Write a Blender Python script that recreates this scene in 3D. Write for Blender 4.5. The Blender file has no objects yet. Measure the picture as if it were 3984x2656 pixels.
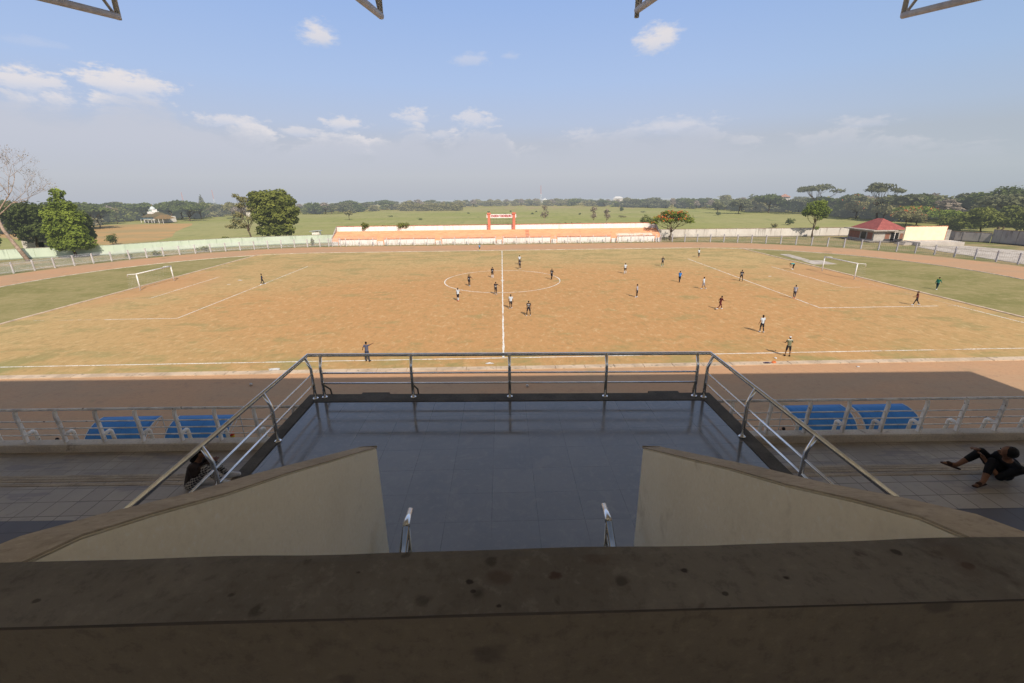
import bpy, bmesh, math, random
from math import sin, cos, pi, radians, sqrt, atan2, tan, hypot
from mathutils import Vector, Matrix, noise as mnoise

random.seed(7)
sc = bpy.context.scene
COL = sc.collection
# ------------------------------------------------------------------ camera
CX, CY, CZ = 0.0321, -71.2283, 13.72
P, R, Y = 0.3259, -0.0112, -0.0195
cam_d = bpy.data.cameras.new('camera'); cam = bpy.data.objects.new('camera', cam_d); COL.objects.link(cam)
cam_d.sensor_width = 36; cam_d.lens = 1750.3763 / 3984 * 36; cam_d.clip_start = 0.05; cam_d.clip_end = 60000
cam.matrix_world = (Matrix.Translation((CX, CY, CZ)) @ Matrix.Rotation(Y, 4, 'Z') @ Matrix.Rotation(pi/2 - P, 4, 'X') @ Matrix.Rotation(R, 4, 'Z'))
sc.camera = cam

# ------------------------------------------------------------------ node helpers
class NT:
    def __init__(s, nt): s.nt = nt; s.L = nt.links.new
    def new(s, t, **k):
        n = s.nt.nodes.new(t)
        for a, b in k.items(): setattr(n, a, b)
        return n
    def put(s, sock, v):
        if isinstance(v, bpy.types.NodeSocket): s.L(v, sock)
        elif isinstance(v, (tuple, list)) and len(v) == 3 and len(sock.default_value) == 4: sock.default_value = (*v, 1)
        else: sock.default_value = v
    def m(s, op, a, b=0.0, c=0.0, clamp=False):
        n = s.new('ShaderNodeMath', operation=op, use_clamp=clamp)
        for i, v in enumerate((a, b, c)): s.put(n.inputs[i], v)
        return n.outputs[0]
    def mix(s, f, a, b, bt='MIX'):
        n = s.new('ShaderNodeMix', data_type='RGBA', blend_type=bt)
        s.put(n.inputs[0], f); s.put(n.inputs[6], a); s.put(n.inputs[7], b); return n.outputs[2]
    def sm(s, x, a, b):
        n = s.new('ShaderNodeMapRange', interpolation_type='SMOOTHSTEP')
        s.put(n.inputs[0], x); s.put(n.inputs[1], a); s.put(n.inputs[2], b); return n.outputs[0]
    def pos(s): return s.new('ShaderNodeNewGeometry').outputs['Position']
    def obj(s): return s.new('ShaderNodeTexCoord').outputs['Object']
    def xyz(s, v):
        n = s.new('ShaderNodeSeparateXYZ'); s.L(v, n.inputs[0]); return n.outputs
    def comb(s, x, y, z):
        n = s.new('ShaderNodeCombineXYZ')
        for i, v in enumerate((x, y, z)): s.put(n.inputs[i], v)
        return n.outputs[0]
    def sc(s, v, k):
        n = s.new('ShaderNodeVectorMath', operation='MULTIPLY'); s.L(v, n.inputs[0]); n.inputs[1].default_value = k; return n.outputs[0]
    def noise(s, v, scale, detail=4, rough=.55, dist=0):
        n = s.new('ShaderNodeTexNoise'); s.L(v, n.inputs['Vector'])
        n.inputs['Scale'].default_value = scale; n.inputs['Detail'].default_value = detail
        n.inputs['Roughness'].default_value = rough; n.inputs['Distortion'].default_value = dist
        return n.outputs[0]
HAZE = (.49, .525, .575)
def new_mat(name):
    m = bpy.data.materials.new(name); m.use_nodes = True
    m.node_tree.nodes.clear()
    return m, NT(m.node_tree)
def finish(m, t, col, rough=.85, spec=.2, metal=0., bump=None, bstr=.3, bdist=.02, haze=True, alpha=None, hz=1500., trans=0., coat=0):
    b = t.new('ShaderNodeBsdfPrincipled')
    t.put(b.inputs['Base Color'], col); t.put(b.inputs['Roughness'], rough)
    b.inputs['Specular IOR Level'].default_value = spec; b.inputs['Metallic'].default_value = metal
    if alpha is not None: t.put(b.inputs['Alpha'], alpha)
    if bump is not None:
        n = t.new('ShaderNodeBump'); n.inputs['Strength'].default_value = bstr; n.inputs['Distance'].default_value = bdist
        t.L(bump, n.inputs['Height']); t.L(n.outputs[0], b.inputs['Normal'])
    out = b.outputs[0]
    if trans:
        tr = t.new('ShaderNodeBsdfTranslucent'); t.put(tr.inputs[0], col)
        mx = t.new('ShaderNodeMixShader'); mx.inputs[0].default_value = trans; t.L(out, mx.inputs[1]); t.L(tr.outputs[0], mx.inputs[2]); out = mx.outputs[0]
    if haze:   # haze painted in as a glow growing with distance from a fixed world point
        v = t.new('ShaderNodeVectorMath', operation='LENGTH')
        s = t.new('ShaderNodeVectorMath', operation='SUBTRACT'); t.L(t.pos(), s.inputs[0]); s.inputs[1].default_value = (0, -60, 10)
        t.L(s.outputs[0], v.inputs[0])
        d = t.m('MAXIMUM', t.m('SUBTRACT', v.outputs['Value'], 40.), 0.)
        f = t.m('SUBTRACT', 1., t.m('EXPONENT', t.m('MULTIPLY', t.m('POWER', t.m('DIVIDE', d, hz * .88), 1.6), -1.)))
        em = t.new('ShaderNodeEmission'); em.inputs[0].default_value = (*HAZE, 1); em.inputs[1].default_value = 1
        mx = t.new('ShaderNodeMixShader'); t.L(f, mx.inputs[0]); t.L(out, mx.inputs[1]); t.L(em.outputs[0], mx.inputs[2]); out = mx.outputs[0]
    o = t.new('ShaderNodeOutputMaterial'); t.L(out, o.inputs[0])
    return m
def mat(name, a, b=None, scale=2., lo=.4, hi=.62, rough=.85, coord='pos', bump=0, stretch=(1, 1, 1), c=None, cs=20., clo=.5, chi=.7, **k):
    m, t = new_mat(name)
    v = t.pos() if coord == 'pos' else t.obj()
    v = t.sc(v, stretch)
    if b is None: b = tuple(x * .8 for x in a)
    col = t.mix(t.sm(t.noise(v, scale, 6, .6), lo, hi), a, b)
    if c is not None: col = t.mix(t.sm(t.noise(v, cs, 4), clo, chi), col, c)
    bp = t.noise(v, scale * 12, 5) if bump else None
    return finish(m, t, col, rough, bump=bp, bstr=bump, **k)

# ------------------------------------------------------------------ mesh helpers
def link(name, me, parent=None, mats=(), smooth=False):
    o = bpy.data.objects.new(name, me); COL.objects.link(o)
    for x in mats: me.materials.append(x)
    if parent is not None: o.parent = parent
    if smooth:
        for p in me.polygons: p.use_smooth = True
    return o
def tag(o, label=None, cat=None, group=None, kind=None):
    if label: o['label'] = label
    if cat: o['category'] = cat
    if group: o['group'] = group
    if kind: o['kind'] = kind
    return o
def empty(name, loc=(0, 0, 0), rz=0., label=None, cat=None, group=None):
    o = bpy.data.objects.new(name, None); COL.objects.link(o); o.location = loc; o.rotation_euler[2] = rz
    o.empty_display_size = .2
    return tag(o, label, cat, group)
class MB:
    def __init__(s): s.v = []; s.f = []; s.mi = []
    def face(s, pts, mi=0):
        n = len(s.v); s.v += [tuple(p) for p in pts]; s.f.append(tuple(range(n, n + len(pts)))); s.mi.append(mi)
    def box(s, x0, x1, y0, y1, z0, z1, mi=0):
        n = len(s.v)
        s.v += [(x, y, z) for z in (z0, z1) for x, y in ((x0, y0), (x1, y0), (x1, y1), (x0, y1))]
        for q in ((3, 2, 1, 0), (4, 5, 6, 7), (0, 1, 5, 4), (1, 2, 6, 5), (2, 3, 7, 6), (3, 0, 4, 7)): s.f.append(tuple(n + i for i in q)); s.mi.append(mi)
    def prism(s, poly, x0, x1, axis='x', mi=0):   # poly in the two other axes
        n = len(s.v); k = len(poly)
        for a in (x0, x1):
            for p, q in poly: s.v.append((a, p, q) if axis == 'x' else ((p, a, q) if axis == 'y' else (p, q, a)))
        s.f.append(tuple(range(n, n + k))); s.f.append(tuple(range(n + 2 * k - 1, n + k - 1, -1))); s.mi += [mi, mi]
        for i in range(k):
            j = (i + 1) % k; s.f.append((n + i, n + k + i, n + k + j, n + j)); s.mi.append(mi)
    def tube(s, pts, r, seg=10, mi=0, cap=True):
        pts = [Vector(p) for p in pts]; rs = r if isinstance(r, (list, tuple)) else [r] * len(pts)
        n0 = len(s.v); up = None
        for i, p in enumerate(pts):
            if i == 0: t = (pts[1] - p)
            elif i == len(pts) - 1: t = p - pts[i - 1]
            else: t = (pts[i + 1] - p).normalized() + (p - pts[i - 1]).normalized()
            t = t.normalized() if t.length > 1e-9 else Vector((0, 0, 1))
            if up is None:
                a = Vector((0, 0, 1)) if abs(t.z) < .9 else Vector((1, 0, 0)); up = (a - t * a.dot(t)).normalized()
            else:
                up = up - t * up.dot(t); up = up.normalized() if up.length > 1e-6 else t.orthogonal().normalized()
            w = t.cross(up)
            # mitre
            k = 1.
            for j in range(seg):
                a = 2 * pi * j / seg; s.v.append(tuple(p + (up * cos(a) + w * sin(a)) * rs[i] * k))
        for i in range(len(pts) - 1):
            for j in range(seg):
                a, b = n0 + i * seg + j, n0 + i * seg + (j + 1) % seg
                s.f.append((a, b, b + seg, a + seg)); s.mi.append(mi)
        if cap:
            s.f.append(tuple(n0 + j for j in range(seg - 1, -1, -1))); s.mi.append(mi)
            e = n0 + (len(pts) - 1) * seg; s.f.append(tuple(e + j for j in range(seg))); s.mi.append(mi)
    def mesh(s, name):
        me = bpy.data.meshes.new(name); me.from_pydata(s.v, [], s.f); 
        for i, p in enumerate(me.polygons): p.material_index = s.mi[i]
        me.update(); return me
    def build(s, name, mats, parent=None, smooth=False, fix=True, bevel=0):
        me = s.mesh(name)
        if fix or bevel:
            bm = bmesh.new(); bm.from_mesh(me); bmesh.ops.recalc_face_normals(bm, faces=bm.faces)
            if bevel:
                bmesh.ops.remove_doubles(bm, verts=bm.verts, dist=1e-5)
                es = [e for e in bm.edges if len(e.link_faces) == 2 and e.calc_face_angle(0) > .5]
                bmesh.ops.bevel(bm, geom=es, offset=bevel, segments=2, affect='EDGES', clamp_overlap=True)
            bm.to_mesh(me); bm.free()
        if not isinstance(mats, (list, tuple)): mats = [mats]
        return link(name, me, parent, mats, smooth)

# ------------------------------------------------------------------ world, sun
SUN_EL = radians(41.6); SUN_AZ = atan2(.39, -.92)      # clockwise from +Y
w = bpy.data.worlds.new('World'); sc.world = w; w.use_nodes = True; w.node_tree.nodes.clear(); t = NT(w.node_tree)
d = t.new('ShaderNodeTexCoord').outputs['Generated']; x, y, z = t.xyz(d)
el = t.m('MULTIPLY', t.m('ARCSINE', z), 180 / pi)
az = t.m('MULTIPLY', t.m('ARCTAN2', x, y), 180 / pi)
def ramp(fac, stops, interp='LINEAR'):
    n = t.new('ShaderNodeValToRGB'); n.color_ramp.interpolation = interp
    e = n.color_ramp.elements
    while len(e) < len(stops): e.new(.5)
    for i, (p, c) in enumerate(stops): e[i].position = p; e[i].color = (*c, 1) if len(c) == 3 else c
    t.L(fac, n.inputs[0]); return n.outputs[0]
f = t.m('DIVIDE', t.m('ADD', el, 2.), 62., clamp=True)
base = ramp(f, [(0., (.43, .47, .54)), (2 / 62, (.485, .51, .565)), (3.6 / 62, (.525, .55, .60)), (7 / 62, (.495, .535, .625)), (9 / 62, (.475, .555, .72)), (13 / 62, (.42, .55, .81)), (20.5 / 62, (.335, .49, .83)), (32 / 62, (.42, .50, .68)), (1., (.38, .43, .55))])
gr = t.sm(az, 15., 55.)
base = t.mix(gr, base, t.mix(1., base, (.88, .93, .92), 'MULTIPLY'))
# cloud bank
v = t.comb(t.m('MULTIPLY', az, .1), t.m('MULTIPLY', el, .22), 0.)
n1 = t.noise(v, 1.6, 8, .62, .3); n2 = t.noise(v, 7., 5, .6)
edge = ramp(t.m('DIVIDE', t.m('ADD', az, 60.), 120., clamp=True),
    [(x_, (h_ / 12,) * 3) for x_, h_ in ((0, 9), (.135, 8.6), (.175, 8.0), (.195, 9.2), (.222, 9.3), (.232, 7.8), (.28, 6.7), (.30, 5.9), (.35, 6.6), (.375, 5.6), (.42, 7.6), (.44, 5.8), (.475, 7.6), (.50, 7.2), (.515, 5.2), (.60, 6.6), (.68, 6.9), (.73, 5.0), (.80, 5.4), (.84, 4.4), (1., 4.2))])
edge = t.m('MULTIPLY', edge, 12.)
h = t.m('SUBTRACT', t.m('ADD', edge, t.m('MULTIPLY', t.m('SUBTRACT', n1, .5), 5.5)), el)
fine = t.m('MULTIPLY', t.m('SUBTRACT', n2, .5), 1.4); h = t.m('ADD', h, fine)
bank = t.m('MULTIPLY', t.sm(h, 0., .55), t.sm(el, 1.0, 5.5))
top = t.m('SUBTRACT', 1., t.sm(h, .2, 2.6))
side = t.m('SUBTRACT', 1., t.sm(az, -30., 20.))
bright = t.m('MULTIPLY', t.m('MULTIPLY', top, t.sm(n1, .40, .60)), t.m('ADD', .4, t.m('MULTIPLY', side, .6)))
ccol = t.mix(bright, (.555, .58, .67), (.78, .74, .75))
body = t.m('MULTIPLY', t.m('MULTIPLY', t.sm(h, -.3, 3.2), t.sm(el, 1.0, 5.5)), t.m('ADD', .35, t.m('MULTIPLY', side, .5)))
sky = t.mix(body, base, (.56, .585, .67))
puff = t.m('MULTIPLY', t.m('MULTIPLY', t.sm(h, 0., .7), t.m('SUBTRACT', 1., t.sm(h, .5, 3.0))), t.m('MULTIPLY', t.sm(n1, .43, .58), t.m('ADD', .28, t.m('MULTIPLY', side, .62))))
sky = t.mix(puff, sky, t.mix(t.sm(h, .2, 2.2), (.80, .765, .78), (.60, .62, .70)))
for (ca, ce, rx, ry, amt) in ((-18.8, 14.7, 2.1, 1.35, .9), (16.8, 14.2, 2.6, 1.7, .95), (-3.0, 13.3, 2.4, .8, .38), (1.2, 13.7, 1.3, .5, .25), (19.5, 6.4, 4.6, 1.0, .35), (-42.5, 8.7, 3.4, 1.2, .9), (-36., 9.2, 4.2, 1.25, .95), (-28., 6.8, 2.8, .8, .7), (-21.8, 6.0, 2.2, .6, .55), (-17.4, 6.9, 2.6, .85, .75), (-9.6, 7.8, 2.3, 1.05, .65), (-3., 7.6, 3., 1.1, .6), (-7., 6., 1.3, .6, .4), (36.5, 5.6, 2.6, .7, .3), (-41., 11.5, 2.5, .6, .15)):
    dx = t.m('DIVIDE', t.m('SUBTRACT', az, ca), rx); dy = t.m('DIVIDE', t.m('SUBTRACT', el, ce), ry)
    dy = t.m('MULTIPLY', dy, t.m('ADD', 1.15, t.m('MULTIPLY', t.m('SIGN', dy), -.25)))
    rr = t.m('SQRT', t.m('ADD', t.m('MULTIPLY', dx, dx), t.m('MULTIPLY', dy, dy)))
    rr = t.m('ADD', rr, t.m('ADD', t.m('MULTIPLY', t.m('SUBTRACT', n1, .5), 1.8), t.m('MULTIPLY', t.m('SUBTRACT', n2, .5), 2.6 if ce < 10 else 1.5)))
    mk = t.m('MULTIPLY', t.m('SUBTRACT', 1., t.sm(rr, .3, 1.1)), amt)
    sh = t.sm(t.m('ADD', dy, t.m('MULTIPLY', n2, .8)), -.6, .9)
    sky = t.mix(mk, sky, t.mix(sh, (.60, .64, .76), (.80, .76, .77)))
bg = t.new('ShaderNodeBackground'); t.L(sky, bg.inputs[0]); bg.inputs[1].default_value = 1.0
ns = t.new('ShaderNodeTexSky', sky_type='NISHITA', sun_disc=False, sun_elevation=SUN_EL, sun_rotation=SUN_AZ % (2 * pi), altitude=100, dust_density=3.)
bn = t.new('ShaderNodeBackground'); t.L(ns.outputs[0], bn.inputs[0]); bn.inputs[1].default_value = .09
mx = t.new('ShaderNodeMixShader'); t.L(t.m('MULTIPLY', t.sm(el, 2., 30.), .12), mx.inputs[0]); t.L(bg.outputs[0], mx.inputs[1]); t.L(bn.outputs[0], mx.inputs[2])
o = t.new('ShaderNodeOutputWorld'); t.L(mx.outputs[0], o.inputs[0])
sd = bpy.data.lights.new('sun', 'SUN'); so = bpy.data.objects.new('sun', sd); COL.objects.link(so)
sd.energy = 4.6; sd.angle = radians(.5); sd.color = (1, .91, .78)
sdir = Vector((.39 / hypot(.39, .92) * cos(SUN_EL), -.92 / hypot(.39, .92) * cos(SUN_EL), sin(SUN_EL)))
so.rotation_euler = sdir.to_track_quat('Z', 'Y').to_euler(); so.location = (40, -120, 90)
sc.view_settings.view_transform = 'Standard'; sc.view_settings.look = 'None'; sc.view_settings.exposure = 0; sc.view_settings.gamma = 1
sc.render.engine = 'CYCLES'; sc.cycles.max_bounces = 8; sc.cycles.diffuse_bounces = 5; sc.cycles.use_denoising = True

# ================================================================== PEOPLE
def flat(name, c, rough=.8, **k): return mat(name, c, tuple(x * .72 for x in c), 9, coord='obj', rough=rough, haze=True, **k)
SK = flat('skin', (.22, .11, .065), .6); HAIR = flat('hair_black', (.012, .010, .010), .6)
WHITE_C = flat('white_cloth', (.60, .66, .72)); GREY_C = flat('grey_cloth', (.40, .40, .46)); BLACK_C = flat('black_cloth', (.030, .028, .036))
NAVY_C = flat('navy_cloth', (.045, .05, .085)); BLUE_C = flat('blue_cloth', (.03, .22, .62)); TEAL_C = flat('teal_cloth', (.02, .33, .36))
MAROON_C = flat('maroon_cloth', (.13, .03, .03)); GREEN_C = flat('green_cloth', (.03, .20, .14)); LIME_C = flat('lime_cloth', (.45, .6, .08))
OLIVE_C = flat('olive_cloth', (.20, .20, .12)); YELL_C = flat('yellow_cloth', (.7, .6, .08)); SLATE_C = flat('slate_cloth', (.10, .11, .17)); RED_C = flat('red_cloth', (.45, .06, .04))
BROWN_C = flat('brown_cloth', (.05, .035, .03)); SHOE_W = flat('shoe_white', (.7, .7, .72)); SHOE_O = flat('shoe_orange', (.7, .2, .06)); DEEP = flat('deep_black', (.012, .012, .014))
EYEM = flat('eye_dark', (.02, .015, .012), .3); NUM = flat('number_white', (.75, .75, .75)); SANDAL = flat('sandal_brown', (.06, .03, .02))
def plaid():
    m, t = new_mat('plaid_cloth'); v = t.obj(); x, y, z = t.xyz(v)
    def st(a, k, ph=0.): return t.sm(t.m('SINE', t.m('ADD', t.m('MULTIPLY', a, k), ph)), .1, .5)
    s_ = t.m('ADD', t.m('MULTIPLY', st(t.m('ADD', y, x), 170.), .5), t.m('MULTIPLY', st(t.m('SUBTRACT', z, t.m('MULTIPLY', y, .3)), 170.), .5))
    return finish(m, t, t.mix(s_, (.03, .03, .045), (.50, .47, .42)), .9)
PLAID = plaid()

_b = bmesh.new(); bmesh.ops.create_icosphere(_b, subdivisions=2, radius=1); ICO_V = [tuple(v.co) for v in _b.verts]; ICO_F = [tuple(v.index for v in f.verts) for f in _b.faces]; _b.free()
def blob(name, parts, M_, material, parent, voxel=.022, smooth=3):
    """one continuous skin grown over a chain of ellipsoids: parts = [(p0, r0, p1, r1)] with r a number or (rx, ry, rz)"""
    V, F = [], []
    for p0, r0, p1, r1 in parts:
        p0, p1 = Vector(p0), Vector(p1)
        r0 = Vector((r0,) * 3) if not isinstance(r0, (tuple, list)) else Vector(r0)
        r1 = Vector((r1,) * 3) if not isinstance(r1, (tuple, list)) else Vector(r1)
        n = max(1, int((p1 - p0).length / (min(min(r0), min(r1)) * .55)) + 1)
        for i in range(n + 1):
            k = i / n; c = p0.lerp(p1, k); r = r0.lerp(r1, k); o_ = len(V)
            V += [(c.x + v[0] * r.x, c.y + v[1] * r.y, c.z + v[2] * r.z) for v in ICO_V]; F += [(a_ + o_, b_ + o_, c_ + o_) for a_, b_, c_ in ICO_F]
    me = bpy.data.meshes.new(name); me.from_pydata(V, [], F)
    me.transform(M_)
    o = bpy.data.objects.new('tmp', me); COL.objects.link(o)
    md = o.modifiers.new('r', 'REMESH'); md.mode = 'VOXEL'; md.voxel_size = voxel; md.use_smooth_shade = True
    ms = o.modifiers.new('s', 'SMOOTH'); ms.factor = .5; ms.iterations = smooth
    dg = bpy.context.evaluated_depsgraph_get()
    out = bpy.data.meshes.new_from_object(o.evaluated_get(dg)); out.name = name
    bpy.data.objects.remove(o); bpy.data.meshes.remove(me)
    out.materials.clear()
    return link(name, out, parent, [material], True)
def text_mesh(txt, size, ext=.003, bold=0.):
    c = bpy.data.curves.new('txt', 'FONT'); c.body = txt; c.size = size; c.align_x = 'CENTER'; c.align_y = 'CENTER'; c.extrude = ext; c.offset = bold
    o = bpy.data.objects.new('tmp', c); COL.objects.link(o)
    dg = bpy.context.evaluated_depsgraph_get(); me = bpy.data.meshes.new_from_object(o.evaluated_get(dg))
    bpy.data.objects.remove(o); bpy.data.curves.remove(c); return me

def joints(pose):
    g = lambda k, d: pose.get(k, d)
    L = radians(g('lean', 4)); up = Vector((0, sin(L), cos(L)))
    J = {'pel': Vector((0, 0, 0))}
    J['chest'] = up * .34; J['neck'] = up * .53
    hl = radians(g('head', 6) + g('lean', 4) * .5); J['head'] = J['neck'] + Vector((0, sin(hl), cos(hl))) * .155
    def dr(a, s, sg): a, s = radians(a), radians(s); return Vector((sg * sin(s), sin(a) * cos(s), -cos(a) * cos(s)))
    for sg, sd_ in ((-1, 'l'), (1, 'r')):
        th, kn, ab = g('leg_' + sd_, (3, 4, 5))
        hp = Vector((sg * .095, 0, -.04)); J['hip' + sd_] = hp
        J['kn' + sd_] = hp + dr(th, ab, sg) * .42
        J['an' + sd_] = J['kn' + sd_] + dr(th - kn, ab * .4, sg) * .41
        J['toe' + sd_] = J['an' + sd_] + Vector((sg * .03, .17, -.055)) if kn < 40 else J['an' + sd_] + Vector((0, .10, -.14))
        J['heel' + sd_] = J['an' + sd_] + Vector((0, -.05, -.05))
        a, ab, eb = g('arm_' + sd_, (5, 10, 12))
        sh = J['pel'] + up * .47 + Vector((sg * .175, 0, 0)); J['sh' + sd_] = sh
        J['el' + sd_] = sh + dr(a, ab, sg) * .28
        J['wr' + sd_] = J['el' + sd_] + dr(a + eb, ab * g('arm2', .7), sg) * .25
    lo = min(J['toel'].z, J['toer'].z, J['heell'].z, J['heelr'].z) - .035
    for k in J: J[k] = J[k] - Vector((0, 0, lo))
    return J
def person(loc, face, label, top, bottom, socks=None, shoes=SHOE_W, pose=None, J=None, sleeve=.55, long_trousers=False, hair=HAIR, number=None, name=None, group=None, size=1., fine=False, cap=None, stripe=None, bun=False, extra=None, sandals=False, toplabel=None):
    root = empty('person', loc, radians(face), label, 'person', group)
    if J is None: J = joints(pose or {})
    J = {k: Vector(v) for k, v in J.items()}
    M_ = Matrix.Scale(size, 4); vx = .0085 if fine else .02
    up = (J['neck'] - J['pel']).normalized()
    b = []
    hd = J['head']; fw = Vector(J.get('fwd', (0, 1, 0)))
    b.append((J['neck'] - up * .06, .055, hd - up * .03, .05))
    b.append((hd + up * .0, (.074, .086, .095), hd + up * .035, (.076, .088, .088)))
    b.append((hd + fw * .045 - up * .055, .038, hd + fw * .055 - up * .065, .034))       # jaw
    b.append((hd + fw * .088 - up * .0, .012, hd + fw * .100 - up * .025, .014))           # nose
    sd3 = up.cross(fw).normalized()
    for sg in (-1, 1): b.append((hd + sd3 * sg * .078 + up * .01, .016, hd + sd3 * sg * .078 - up * .02, .013))
    b.append((J['pel'], (.13, .09, .09), J['chest'], (.15, .09, .10)))
    b.append((J['chest'], (.15, .09, .10), J['neck'] - up * .05, (.09, .06, .05)))
    for s_ in 'lr':
        b.append((J['hip' + s_], .085, J['kn' + s_], .054)); b.append((J['kn' + s_], .054, J['kn' + s_].lerp(J['an' + s_], .3), .056)); b.append((J['kn' + s_].lerp(J['an' + s_], .3), .056, J['an' + s_], .034))
        b.append((J['an' + s_], .034, J['toe' + s_], .028))
        b.append((J['sh' + s_], .055, J['el' + s_], .038)); b.append((J['el' + s_], .038, J['wr' + s_], .026))
        b.append((J['neck'] - up * .08, .05, J['sh' + s_], .055))
        # hand: palm, four fingers, thumb
        ad = (J['wr' + s_] - J['el' + s_]).normalized(); hdir = Vector(J.get('hand' + s_, ad)).normalized()
        sdv = hdir.cross(Vector((0, 0, 1))); sdv = sdv.normalized() if sdv.length > .2 else Vector((0, 1, 0))
        pal = J['wr' + s_] + hdir * .06; nrm = sdv.cross(hdir)
        b.append((J['wr' + s_], .024, pal, .027)); b.append((pal - sdv * .018, .02, pal + sdv * .018, .02))
        fr = .0085 if fine else .012
        for q, ln in zip((-.03, -.01, .01, .03), (.06, .075, .07, .055)):
            a0 = pal + hdir * .02 + sdv * q; a1 = a0 + hdir * ln * .55 + sdv * q * .2; a2 = a1 + (hdir * .6 - nrm * .6) * ln * .5
            b.append((a0, fr, a1, fr)); b.append((a1, fr, a2, fr * .85))
        th0 = pal - hdir * .03 + sdv * .03; th1 = th0 + (sdv * .7 + hdir * .7) * .035
        b.append((th0, fr * 1.2, th1, fr)); b.append((th1, fr, th1 + hdir * .025, fr * .85))
    body = blob('body', b, M_, SK, root, vx)
    # shirt
    c = [(J['pel'] + up * .0, (.155, .115, .10), J['chest'], (.172, .112, .11)), (J['chest'], (.172, .112, .11), J['neck'] - up * .075, (.12, .078, .05))]
    for s_ in 'lr':
        c.append((J['neck'] - up * .09, .065, J['sh' + s_], .072)); c.append((J['sh' + s_], .070, J['sh' + s_].lerp(J['el' + s_], min(1, sleeve)), .060 if sleeve <= 1 else .05))
        if sleeve > 1: c.append((J['el' + s_], .052, J['wr' + s_], .038))
    shirt = blob('shirt', c, M_, top, root, vx, 2)
    q = []
    q.append((J['pel'] - up * .02, (.15, .112, .09), J['pel'] - up * .05, (.145, .11, .08)))
    for s_ in 'lr':
        e = J['kn' + s_] if long_trousers else J['hip' + s_].lerp(J['kn' + s_], .85)
        q.append((J['hip' + s_], .098, e, .078 if not long_trousers else .068))
        if long_trousers: q.append((J['kn' + s_], .068, J['kn' + s_].lerp(J['an' + s_], long_trousers), .052))
    blob('trousers' if long_trousers else 'shorts', q, M_, bottom, root, vx, 2)
    for s_ in 'lr':
        if socks is not None:
            blob('sock', [(J['kn' + s_].lerp(J['an' + s_], .15), .060, J['kn' + s_].lerp(J['an' + s_], .45), .060), (J['kn' + s_].lerp(J['an' + s_], .45), .060, J['an' + s_], .043)], M_, socks, root, vx, 1)
        an, to, he = J['an' + s_], J['toe' + s_], J['heel' + s_]
        if sandals: blob('sandal', [(he + Vector((0, 0, -.01)), (.035, .035, .012), to + (to - an).normalized() * .02, (.042, .042, .012)), (to.lerp(an, .3) + Vector((0, 0, .01)), .036, to.lerp(an, .5), .034)], M_, SANDAL, root, vx, 1)
        else: blob('shoe', [(he, .042, to, .042), (an, .046, he, .042), (an, .044, to, .040)], M_, shoes, root, vx, 1)
    if cap is None:
        hp_ = [(hd + up * .03 - fw * .008, (.082, .094, .092), hd + up * .045 - fw * .012, (.082, .092, .085)), (hd - fw * .035 + up * .0, .072, hd - fw * .04 - up * .03, .06)]
        if bun: hp_ += [(hd - fw * .02 + up * .12, .035, hd - fw * .03 + up * .14, .03), (hd - fw * .05 - up * .02, .07, hd - fw * .08 - up * .14, .05)]
        # cut the face free: the hair sits back from the forehead
        hp_ = [(a - fw * .018, r0, b_ - fw * .018, r1) for a, r0, b_, r1 in hp_]
        blob('hair', hp_, M_, hair, root, vx if fine else .018, 1)
    else:
        blob('hair', [(hd - fw * .04, .07, hd - fw * .045 - up * .02, .062)], M_, HAIR, root, .018, 1)
        blob('cap', [(hd + up * .05 - fw * .01, (.086, .096, .070), hd + up * .055 - fw * .01, (.086, .094, .07)), (hd + up * .05 + fw * .07, (.06, .06, .012), hd + up * .045 + fw * .12, (.05, .05, .010))], M_, cap, root, .018, 1)
    for sg in (-1, 1):
        mb = MB(); e = (hd + fw * .083 + sd3 * sg * .03 + up * .012) * size; mb.tube([e - fw * .008 * size, e + fw * .004 * size], .009 * size, 8); mb.build('eye', EYEM, root)
    mo = (hd + fw * .089 - up * .05) * size; mb = MB(); mb.tube([mo - sd3 * .018 * size, mo + sd3 * .018 * size], .004, 6); mb.build('mouth', EYEM, root)
    if number or name:
        for txt, sz, dz in ((number, .26, .20), (name, .085, .37)):
            if not txt: continue
            me = text_mesh(txt, sz * size, .004, .004)
            ob = link('shirt_number' if txt == number else 'shirt_name', me, shirt, [NUM])
            p_ = (J['pel'] + up * dz) * size
            ob.location = (p_.x, p_.y - .118 * size, p_.z); ob.rotation_euler = (pi / 2 - atan2(up.y, up.z), 0, 0)
    if stripe is not None:
        blob('shoulder_panel', [(J['shl'] + up * .035 - fw * .03, .045, J['shr'] + up * .035 - fw * .03, .045)], M_, stripe, root, .02, 1)
    if extra: extra(root, J, M_)
    return root

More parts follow.
